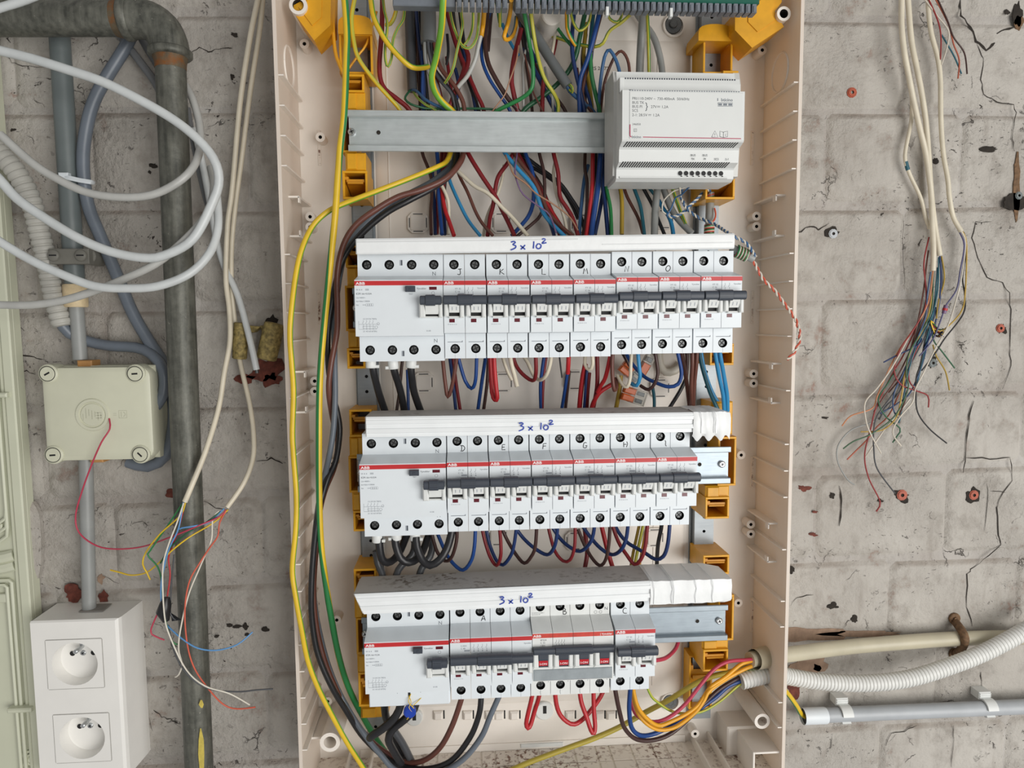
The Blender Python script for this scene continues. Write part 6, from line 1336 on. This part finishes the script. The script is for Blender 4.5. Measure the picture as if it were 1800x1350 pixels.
W('grey', 12.5, '1158,300,38 1156,330,42 1152,366,44 1150,418,50', 'grey cable dropping straight under the power supply', 'cable', gM)
W('grey', 11.5, '1162,312,30 1168,336,32 1181,369,36 1196,390,40 1216,410,46', 'grey cable curving right under the power supply', 'cable', gM)
W('olive', 6.4, '1176,306,36 1181,328,38 1194,366,40 1205,394,44', 'olive earth wire slanting under the power supply', group=gM, stripe=('green', 'C'))
W('grey', 14.5, '1248,338,34 1248,360,34 1246,418,40', 'upright grey data cable with stripped twisted cores below the power supply', 'cable')
def twisted(label, c1, c2, wd, pts, turn=.0062, gap=.62):
    path = spline(pxpath(pts), .0012); t = bpy.data.objects.new('twisted_pair', None); COL.objects.link(t); t.location = path[len(path) // 2]; tag(t, label, 'wire', 'twisted data pairs')
    r = wd * .00048 / 2
    for ph, c_ in ((0, c1), (math.pi, c2)):
        out = []; s = 0.0
        for i, p_ in enumerate(path):
            tg = (path[min(i + 1, len(path) - 1)] - path[max(i - 1, 0)]).normalized(); u = tg.cross(Vector((0, 1, 0))).normalized(); v = tg.cross(u)
            if i: s += (p_ - path[i - 1]).length
            a_ = ph + s / turn * 2 * math.pi; out.append(p_ + r * (math.cos(a_) * u + math.sin(a_) * v))
        tp('core', MB().tube(out, r * .95, 6), wm(c_), t)
twisted('blue and white twisted pair drooping from the data cable back under the power supply', 'steelblue', 'white', 3.6, '1249,336,42 1240,334,46 1231,344,50 1221,354,52 1212,362,54 1205,370,54 1197,376,54 1188,380,54 1177,381,54 1172,376,54')
twisted('blue and white twisted pair running right over the end of the row cover', 'steelblue', 'white', 3.6, '1196,345,52 1199,352,54 1207,366,56 1218,376,58 1231,384,60 1244,389,66 1256,394,70 1266,400,78 1276,407,90 1293,417,104 1303,422,104 1311,427,104 1320,438,102 1328,452,100')
twisted('red and white twisted pair trailing over the right rim of the enclosure', 'redorange', 'white', 3.6, '1321,454,98 1327,464,98 1342,491,98 1362,511,96 1378,533,96 1396,558,92 1403,575,90 1406,592,90 1402,608,90 1394,622,90 1384,632,90', .010)
W('white', 2.6, '1218,318,80 1212,326,76 1200,331,70 1186,335,66 1174,344,62 1166,354,58 1164,364,56 1165,372,54 1172,377,54', 'thin white core making a wide arc under the power supply', group='loose data cores')
W('steelblue', 2.8, '1222,318,80 1210,330,72 1198,342,62 1188,347,58 1184,355,56 1180,366,54 1173,378,54', 'thin blue core folded beside the wide white arc', group='loose data cores')
W('steelblue', 2.8, '1201,320,78 1200,330,70 1197,345,56', 'short thin blue core straight under the power supply ports', group='loose data cores')
W('white', 2.6, '1193,318,78 1195,332,70 1197,346,56', 'short thin white core beside the straight blue one', group='loose data cores')
def coil(label, cx0, cy0, cx1, cy1, d, rpx, cols, turns):
    t = bpy.data.objects.new('core_coil', None); COL.objects.link(t); a, b = P(cx0, cy0, d), P(cx1, cy1, d); t.location = a.lerp(b, .5); tag(t, label, 'wire')
    tg = (b - a).normalized(); u = tg.cross(Vector((0, 1, 0))).normalized(); v = tg.cross(u); r = rpx * .0005
    for k, c_ in enumerate(cols):
        n = turns * 12; ph = 2 * math.pi * k / len(cols)
        tp('core', MB().tube([a.lerp(b, i / n) + r * (math.cos(ph + i * math.pi / 6) * u + math.sin(ph + i * math.pi / 6) * v) for i in range(n + 1)], .00075, 5), wm(c_), t)
coil('green, brown and orange cores wound round the lower part of the grey data cable', 1247, 396, 1246, 416, 40, 8.5, ['green', 'brown', 'redorange', 'white'], 3)
coil('small coil of orange and green cores at the stripped top of the grey data cable', 1248, 340, 1247, 354, 34, 7.4, ['redorange', 'brown', 'green'], 1)
coil('green and brown cores wound round the cut grey cable end right of the top row', 1294, 441, 1314, 450, 96, 10, ['green', 'brown', 'white'], 4)
W('grey', 15, '1286,436,92 1300,444,96 1318,452,98 1324,455,98', 'cut grey cable end poking out at the right of the top breaker row', 'cable')
W('redorange', 3, '1256,366,40 1258,376,42 1256,386,44 1248,394,48', 'thin salmon core beside the grey data cable', group='loose data cores')
# below the top row
def ferrule(px_, py_, d, lab, tilt=0):
    o = bpy.data.objects.new('cable_ferrule', None); COL.objects.link(o); o.location = P(px_, py_, d); tag(o, lab, 'ferrule', 'white ferrules under the residual current devices')
    a, b = P(px_, py_ - 11, d), P(px_ + tilt, py_ + 9, d)
    tp('ferrule_body', MB().tube([a, a.lerp(b, .1), b.lerp(a, .04), b], [.0040, .0046, .0044, .0040], 14), WHITE2, o)
    tp('ferrule_tab', MB(MW).box(b.x * 1000 + (3 if tilt <= 0 else -7), b.x * 1000 + (7 if tilt <= 0 else -3), (b.z - CAM.z) * 1000, (b.z - CAM.z) * 1000 + 2.6, d - 2, d + 2, .4), WHITE2, o, False)
for i, (q, d_) in enumerate(((652, 0), (690, 2), (724, -2))): ferrule(q, 638 if i != 1 else 640, 86, ('first', 'second', 'third')[i] + ' white ferrule from the left under the top row', d_)
gJ = 'thick black jumper cables'
W('black', 13, '655,640,84 657,655,82 664,684,72 671,706,64 680,732,56', 'first thick black cable from the left under the top row', 'cable', gJ)
W('black', 13, '691,642,84 694,655,82 702,680,72 708,706,64 712,732,56', 'second thick black cable from the left under the top row', 'cable', gJ)
W('black', 13, '722,640,84 723,655,82 727,685,72 734,708,64 744,734,56', 'third thick black cable from the left under the top row', 'cable', gJ)
W('darkbrown', 5.6, '709,622,40 706,645,38 702,689,36 696,730,40', 'dark brown wire behind the first two black cables under the top row', group=gA)
W('blue', 5.6, '716,650,40 717,680,38 718,730,40', 'blue wire between two thick black cables under the top row', group=gA)
W('brown', 6.8, '777,618,84 779,640,80 783,676,76 787,698,74 793,684,76 799,655,80 804,618,84', 'brown wire loop under breaker J', group=gA)
W('navy', 6, '789,616,60 792,640,56 796,671,50 802,728,46', 'navy wire straight down behind the brown loop', group=gA)
W('darkred', 6, '794,616,56 798,645,52 802,675,48 810,728,44', 'dark red wire straight down behind the brown loop', group=gA)
W('blue', 6.4, '803,618,76 808,638,74 818,670,70 829,683,72 836,667,78 838,618,84', 'blue wire loop under breaker J, right of the brown loop', group=gA)
W('blue', 6.4, '854,616,64 853,631,60 847,671,52 839,728,46', 'blue wire running down left of the red loop under breaker K', group=gA)
W('darkbrown', 6, '860,616,56 858,640,52 856,676,48 849,728,44', 'dark brown wire beside the blue one under breaker K', group=gA)
W('red', 8, '861,616,72 862,645,72 865,690,74 870,703,78 874,700,80 872,680,82 869,645,84 868,616,86', 'red wire in a narrow loop under breaker K', group=gA)
W('cream', 8, '895,614,84 899,640,84 904,658,84 909,680,86', 'thick cream wire with a free end under breaker K', group=gA)
W('cream', 6, '880,614,60 886,636,62 893,655,62 900,668,62', 'cream wire behind the free-ended one under breaker K', group=gA)
W('darkred', 7, '900,618,60 906,640,60 918,657,64 936,669,70 942,656,80 941,614,86', 'red wire loop under breaker L', group=gA)
W('cream', 6.6, '916,620,56 928,638,58 938,660,62 949,668,70 960,660,78 967,640,82 970,614,86', 'cream wire loop under breaker L', group=gA)
W('blue', 6, '958,616,54 953,650,50 950,679,46 951,728,42', 'blue wire straight down under breaker L', group=gA)
W('darkred', 5.6, '962,614,50 957,650,46 954,690,44 953,728,42', 'dark red wire beside the straight blue one under breaker L', group=gA)
W('black', 3, '982,614,60 985,640,58 988,664,56', 'thin black wire with a free end between breakers L and M', group=gA)
W('red', 8, '1000,612,86 999,640,82 998,656,76', 'red wire end dropping from breaker M', group=gA)
W('blue', 6, '998,650,56 993,685,50 986,728,44', 'blue wire slanting left below the red end of breaker M', group=gA)
W('darkbrown', 5.6, '1001,652,52 997,690,46 993,728,42', 'dark brown wire beside the slanting blue one under breaker M', group=gA)
W('cream', 6.4, '1030,612,76 1028,640,78 1036,650,82 1042,640,86 1040,612,88', 'small cream loop under breaker M', group=gA)
W('red', 9, '1029,640,56 1024,665,52 1020,700,48 1018,728,44', 'red wire in the bundle below the small cream loop', group=gA)
W('navy', 5, '1032,650,58 1029,685,54 1026,728,48', 'navy wire in the bundle below the small cream loop', group=gA)
W('darkred', 7, '1036,655,52 1033,690,48 1031,728,44', 'dark red wire right in the bundle below the small cream loop', group=gA)
W('darkred', 7.6, '1049,612,66 1050,645,64 1050,672,62 1048,690,58 1041,728,50', 'dark red wire dropping from the right pole of breaker M', group=gA)
W('red', 7.6, '1075,610,84 1071,635,80 1064,664,72 1056,678,66 1050,690,62', 'red wire curving left under breaker N', group=gA)
W('red', 8, '1082,672,60 1068,680,62 1054,690,62 1044,706,58 1036,730,50', 'red wire branching down left from behind the brown loop', group=gA)
W('brown', 7, '1078,608,86 1076,640,84 1077,668,82 1080,686,80 1084,680,74 1082,665,66', 'brown wire hooked under breaker N', group=gA)
W('cream', 6.2, '1111,606,86 1109,640,84 1108,663,82 1103,680,80 1094,676,76 1085,660,68', 'cream wire hooked left under breaker N', group=gA)
W('sky', 7, '1120,606,88 1123,640,88 1125,663,86 1119,678,82 1110,674,76', 'sky blue wire hooked left under breaker N', group=gA)
W('darkbrown', 6.4, '1149,606,86 1154,635,86 1156,657,84 1151,674,82 1140,685,78 1126,678,70', 'dark brown wire looping left under breaker O', group=gA)
W('blue', 6.8, '1096,610,42 1108,635,48 1131,661,60 1156,674,72 1176,680,78 1192,675,80 1198,657,82 1194,632,84 1188,606,86', 'blue wire in a long sagging loop under breaker O', group=gA)
W('darkbrown', 6.6, '1085,606,40 1100,630,38 1112,660,36', 'dark brown wire behind the orange-levered connectors', group=gA)
W('ochre', 8, '1091,660,36 1089,685,36 1081,728,34', 'dull yellow wire below the orange-levered connectors', group=gA)
W('teal', 6, '1147,680,40 1150,700,38 1150,728,36', 'teal wire dropping behind the brown loop of breaker O', group=gA)
W('black', 7, '1206,665,40 1195,688,42 1175,720,44', 'black wire slanting left under the right part of the top row', group=gA)
for i, (p_, l_) in enumerate((('1196,604,70 1202,640,68 1208,680,62 1213,724,54', 'left one of three brown wires under the unlettered breaker'), ('1217,604,84 1217,640,82 1215,679,74 1216,724,60', 'middle one of three brown wires under the unlettered breaker'), ('1226,604,84 1224,640,80 1220,680,70 1218,724,58', 'right one of three brown wires under the unlettered breaker'))): W('brown', 7.4, p_, l_, group=gA)
W('darkbrown', 6.4, '1206,606,56 1208,640,52 1206,670,48', 'dark brown wire behind the three brown ones', group=gA)
W('teal', 7.2, '1228,606,56 1233,640,56 1246,684,56 1258,712,58 1266,728,58', 'teal-blue wire slanting right over the slotted strut', group=gA)
W('sky', 7, '1231,610,50 1238,650,48 1252,690,46 1268,716,46', 'blue wire behind the teal-blue one over the slotted strut', group=gA)
W('sky', 7.6, '1255,602,88 1258,625,86 1264,661,80 1271,694,70 1273,722,60', 'left one of two sky blue wires leaving the right end of the top row', group=gA)
W('sky', 7.6, '1263,602,88 1267,630,86 1272,658,80 1278,694,70 1279,722,60', 'right one of two sky blue wires leaving the right end of the top row', group=gA)
W('white', 14, '1158,610,18 1160,640,18 1170,654,20 1186,652,20 1200,640,18', 'white flexible tube bent behind the blue loop', 'hose', name='hose')
def lever(label, cx, cy, d, ang, n, cw, ch):
    o = bpy.data.objects.new('lever_connector', None); COL.objects.link(o); o.location = P(cx, cy, d); o.rotation_euler = (0, -math.radians(ang), 0); tag(o, label, 'connector', 'lever connectors')
    part('clear_body', MB().box(-cw / 2 + 6, cw / 2, -ch / 2, ch / 2, -4, 4, .8), CLEAR, o, False)
    for i in range(n):
        z = -ch / 2 + ch * (i + .5) / n; q = ch / n / 2 - .35
        part('lever', MB().box(-cw / 2 - 1, -cw / 2 + 11, z - q, z + q, -3, 4.4, 1.1), AMBER, o, False)
        part('contact', MB().box(-cw / 2 + 12.5, cw / 2 - 3, z - q * .6, z + q * .6, -2, 4.2, .3), STEELS, o, False)
lever('clear connector with orange levers, the lower one under breaker N', 1115, 696, 40, -18, 2, 22, 14)
lever('clear connector with orange levers, partly hidden behind the hooked wires', 1110, 655, 34, -40, 2, 22, 13)
lever('clear connector with an orange lever close under breaker O', 1136, 640, 32, 60, 1, 20, 9)
# below the middle row
for i, (q, y_, d_) in enumerate(((663, 944, 0), (695, 940, 2), (731, 941, -2))): ferrule(q, y_, 86, ('first', 'second', 'third')[i] + ' white ferrule from the left under the middle row', d_)
W('black', 13.5, '666,946,86 667,960,86 671,982,84 681,989,80 694,982,72 704,967,62 712,948,54 718,930,48', 'first thick black jumper loop under the middle row', 'cable', gJ)
W('black', 13.5, '694,944,86 696,960,88 704,981,88 718,989,86 734,982,78 744,967,68 752,945,58 758,926,50', 'second thick black jumper loop under the middle row', 'cable', gJ)
W('black', 14, '731,944,88 733,962,90 742,984,92 756,994,94 773,984,94 785,966,92 792,944,88 796,922,86', 'third and largest black jumper loop under the middle row', 'cable', gJ)
W('darkgrey', 12.5, '661,968,58 664,990,58 671,1006,60 673,1020,62 673,1036,62', 'black cable bending down to the left end of the bottom row', 'cable', gJ)
W('darkgrey', 12.5, '722,930,50 729,955,52 724,976,56 706,994,60 697,1010,62 694,1036,62', 'black cable curving down left between the jumper loops', 'cable', gJ)
W('darkgrey', 12.5, '752,930,48 760,955,50 756,978,54 742,998,58 736,1016,60 734,1036,62', 'black cable curving down behind the largest jumper loop', 'cable', gJ)
W('darkbrown', 6.4, '756,925,60 762,950,62 769,971,66 782,986,72 792,982,78 799,966,84 803,945,86 803,918,88', 'dark brown loop under breaker D', group=gB)
W('blue', 6.6, '764,925,56 772,945,58 784,972,64 798,992,72 814,1002,78 828,986,82 834,960,86 836,918,88', 'blue loop hanging lowest under breaker D', group=gB)
W('darkred', 6.2, '846,922,66 852,950,68 862,980,72 873,994,78 880,978,84 880,950,86 877,918,88', 'red loop under breaker E', group=gB)
W('navy', 6.4, '853,922,60 860,955,62 872,984,68 884,993,74 898,976,80 904,955,84 909,918,88', 'blue loop under breaker E, crossing its red one', group=gB)
W('darkbrown', 6.4, '880,924,56 892,950,58 908,976,66 922,990,74 934,978,80 941,960,84 944,914,88', 'brown loop from breaker E to breaker F', group=gB)
W('navy', 6.6, '905,926,54 920,946,56 940,964,64 962,975,72 974,962,80 979,940,84 980,914,88', 'blue loop under breaker F', group=gB)
W('darkred', 6, '962,918,62 968,945,64 976,970,70 990,986,76 1002,984,82 1010,960,86 1011,912,88', 'red loop from breaker F to breaker G', group=gB)
W('navy', 6.6, '968,922,54 984,946,56 1002,962,64 1020,969,72 1036,956,80 1043,938,84 1046,912,88', 'blue loop under breaker G', group=gB)
W('darkbrown', 6.2, '1016,930,54 1026,955,58 1040,980,66 1054,994,74 1064,985,80 1070,958,84 1073,912,88', 'brown loop from breaker G to breaker H', group=gB)
W('navy', 6.8, '1021,920,50 1036,942,54 1056,964,62 1076,975,70 1092,966,80 1101,945,84 1105,910,88', 'blue loop under breaker H', group=gB)
W('darkred', 8, '1027,920,36 1030,950,36 1032,975,38 1024,1018,44', 'dark red wire running down behind the loops of breaker G', group=gB)
W('red', 8, '1056,918,40 1061,940,40 1068,968,42 1078,1000,46 1086,1016,48', 'red wire running down to the bottom row cover under breaker H', group=gB)
W('darkred', 6.8, '1075,918,62 1082,940,64 1090,958,68 1102,976,74 1115,992,80 1126,984,84 1134,960,86 1139,910,88', 'red loop from breaker H to breaker I', group=gB)
W('navy', 6.8, '1074,908,42 1087,935,48 1102,953,54 1118,963,60 1134,972,68 1152,983,76 1166,978,82 1174,955,86 1178,910,88', 'blue loop under breaker I', group=gB)
W('ochre', 5.6, '1126,912,44 1120,940,44 1113,972,44 1106,1014,46', 'mustard wire in the bundle under breaker I', group=gB)
W('olive', 5.6, '1133,912,48 1127,940,48 1120,972,48 1112,1014,48', 'green-yellow wire in the bundle under breaker I', group=gB, stripe=('green', 'R'))
W('amberyellow', 4.6, '1138,914,42 1133,945,42 1127,975,42 1122,1014,44', 'yellow wire in the bundle under breaker I', group=gB)
W('black', 7.4, '1164,912,84 1162,930,80 1157,955,68 1155,980,58 1154,1014,50', 'black wire dropping from the left pole of breaker I', group=gB)
# below the bottom row
W('red', 8, '937,1212,92 934,1230,92 928,1255,92 925,1272,92 928,1280,92 933,1273,90 939,1252,84 946,1230,76 950,1212,72', 'red wire in a narrow loop under the first pole of breaker B', group=gC)
W('red', 8, '975,1210,92 978,1238,92 985,1257,92 997,1269,92 1010,1273,92 1026,1263,88 1043,1243,82 1056,1224,76 1062,1210,74', 'red wire in a wide loop under breaker B', group=gC)
W('red', 8, '1018,1208,92 1022,1235,94 1031,1260,96 1039,1284,98 1044,1289,98 1046,1276,96 1044,1250,94 1043,1208,92', 'red wire in a long V loop under breaker B', group=gC)
W('darkbrown', 7.6, '1080,1202,92 1083,1222,92 1089,1251,90 1098,1280,86 1118,1299,80 1148,1301,74 1180,1289,68 1213,1261,62 1240,1234,58 1267,1210,54 1300,1191,48 1318,1186,48', 'brown wire from breaker C swinging right into the corrugated hose', group=gC)
W('blue', 8, '1109,1200,92 1107,1222,92 1106,1248,90 1110,1278,84 1124,1292,78 1146,1291,72 1178,1277,66 1213,1257,60 1256,1227,54 1282,1205,50 1318,1192,48', 'blue wire from breaker C swinging right into the corrugated hose', group=gC)
W('amberyellow', 7, '1112,1202,84 1115,1222,84 1121,1242,84 1134,1260,82 1156,1275,78 1178,1269,74 1208,1254,70 1228,1238,68 1240,1220,66 1251,1206,64 1275,1190,60 1300,1169,56 1312,1164,54 1335,1158,50', 'upper one of two amber wires swinging right to the cream conduit', group=gC)
W('amberyellow', 7, '1111,1206,76 1115,1234,76 1124,1258,76 1142,1276,76 1162,1283,74 1189,1277,72 1222,1252,70 1238,1230,68 1248,1213,66 1282,1190,58 1311,1175,54 1336,1166,50', 'lower one of two amber wires swinging right to the cream conduit', group=gC)
W('pink', 6.6, '1109,1206,66 1111,1240,66 1120,1258,68 1136,1267,70 1158,1268,72 1182,1257,72 1207,1235,70 1233,1202,68 1256,1176,64 1280,1163,60 1311,1160,54 1338,1158,50', 'pink-red wire swinging right to the cream conduit', group=gC)
W('olive', 4.6, '1136,1204,70 1145,1224,70 1157,1235,68 1178,1249,66 1200,1254,64 1233,1251,60 1265,1233,56 1298,1205,50 1316,1196,48', 'thin green-yellow wire sagging right into the corrugated hose', group=gC, stripe=('lime', 'C'))
W('oliveyellow', 9.4, '890,1358,50 930,1340,48 1000,1314,44 1044,1298,42 1089,1278,40 1133,1253,38 1178,1229,38 1213,1207,40 1246,1191,42 1280,1182,44 1310,1174,46 1336,1164,48', 'thick yellow-green earth cable slanting across the bottom of the enclosure', 'cable', gC, ('lime', 'L'))
W('pink', 7, '1140,1162,84 1151,1161,78 1169,1157,62 1182,1147,48 1190,1135,38 1195,1115,30', 'pink-red wire coming from behind the rail to the side of breaker C', group=gC)
W('black', 13, '675,1226,76 676,1241,74 679,1262,66 690,1290,52 704,1318,44 722,1345,40', 'left thick black cable under the sealed residual current device', 'cable', gJ)
W('black', 14, '708,1222,84 704,1240,84 695,1260,84 674,1280,84 656,1292,82 650,1297,78', 'thick black cable with a rounded end under the sealed residual current device', 'cable', gJ)
W('black', 14, '734,1224,80 728,1246,80 712,1264,80 690,1282,78 683,1300,76 692,1320,70 705,1342,62', 'thick black cable bent behind the blue seal', 'cable', gJ)
W('darkgrey', 13, '692,1284,58 708,1308,54 724,1340,50 732,1356,48', 'dark cable slanting to the floor of the enclosure behind the bent black one', 'cable', gJ)
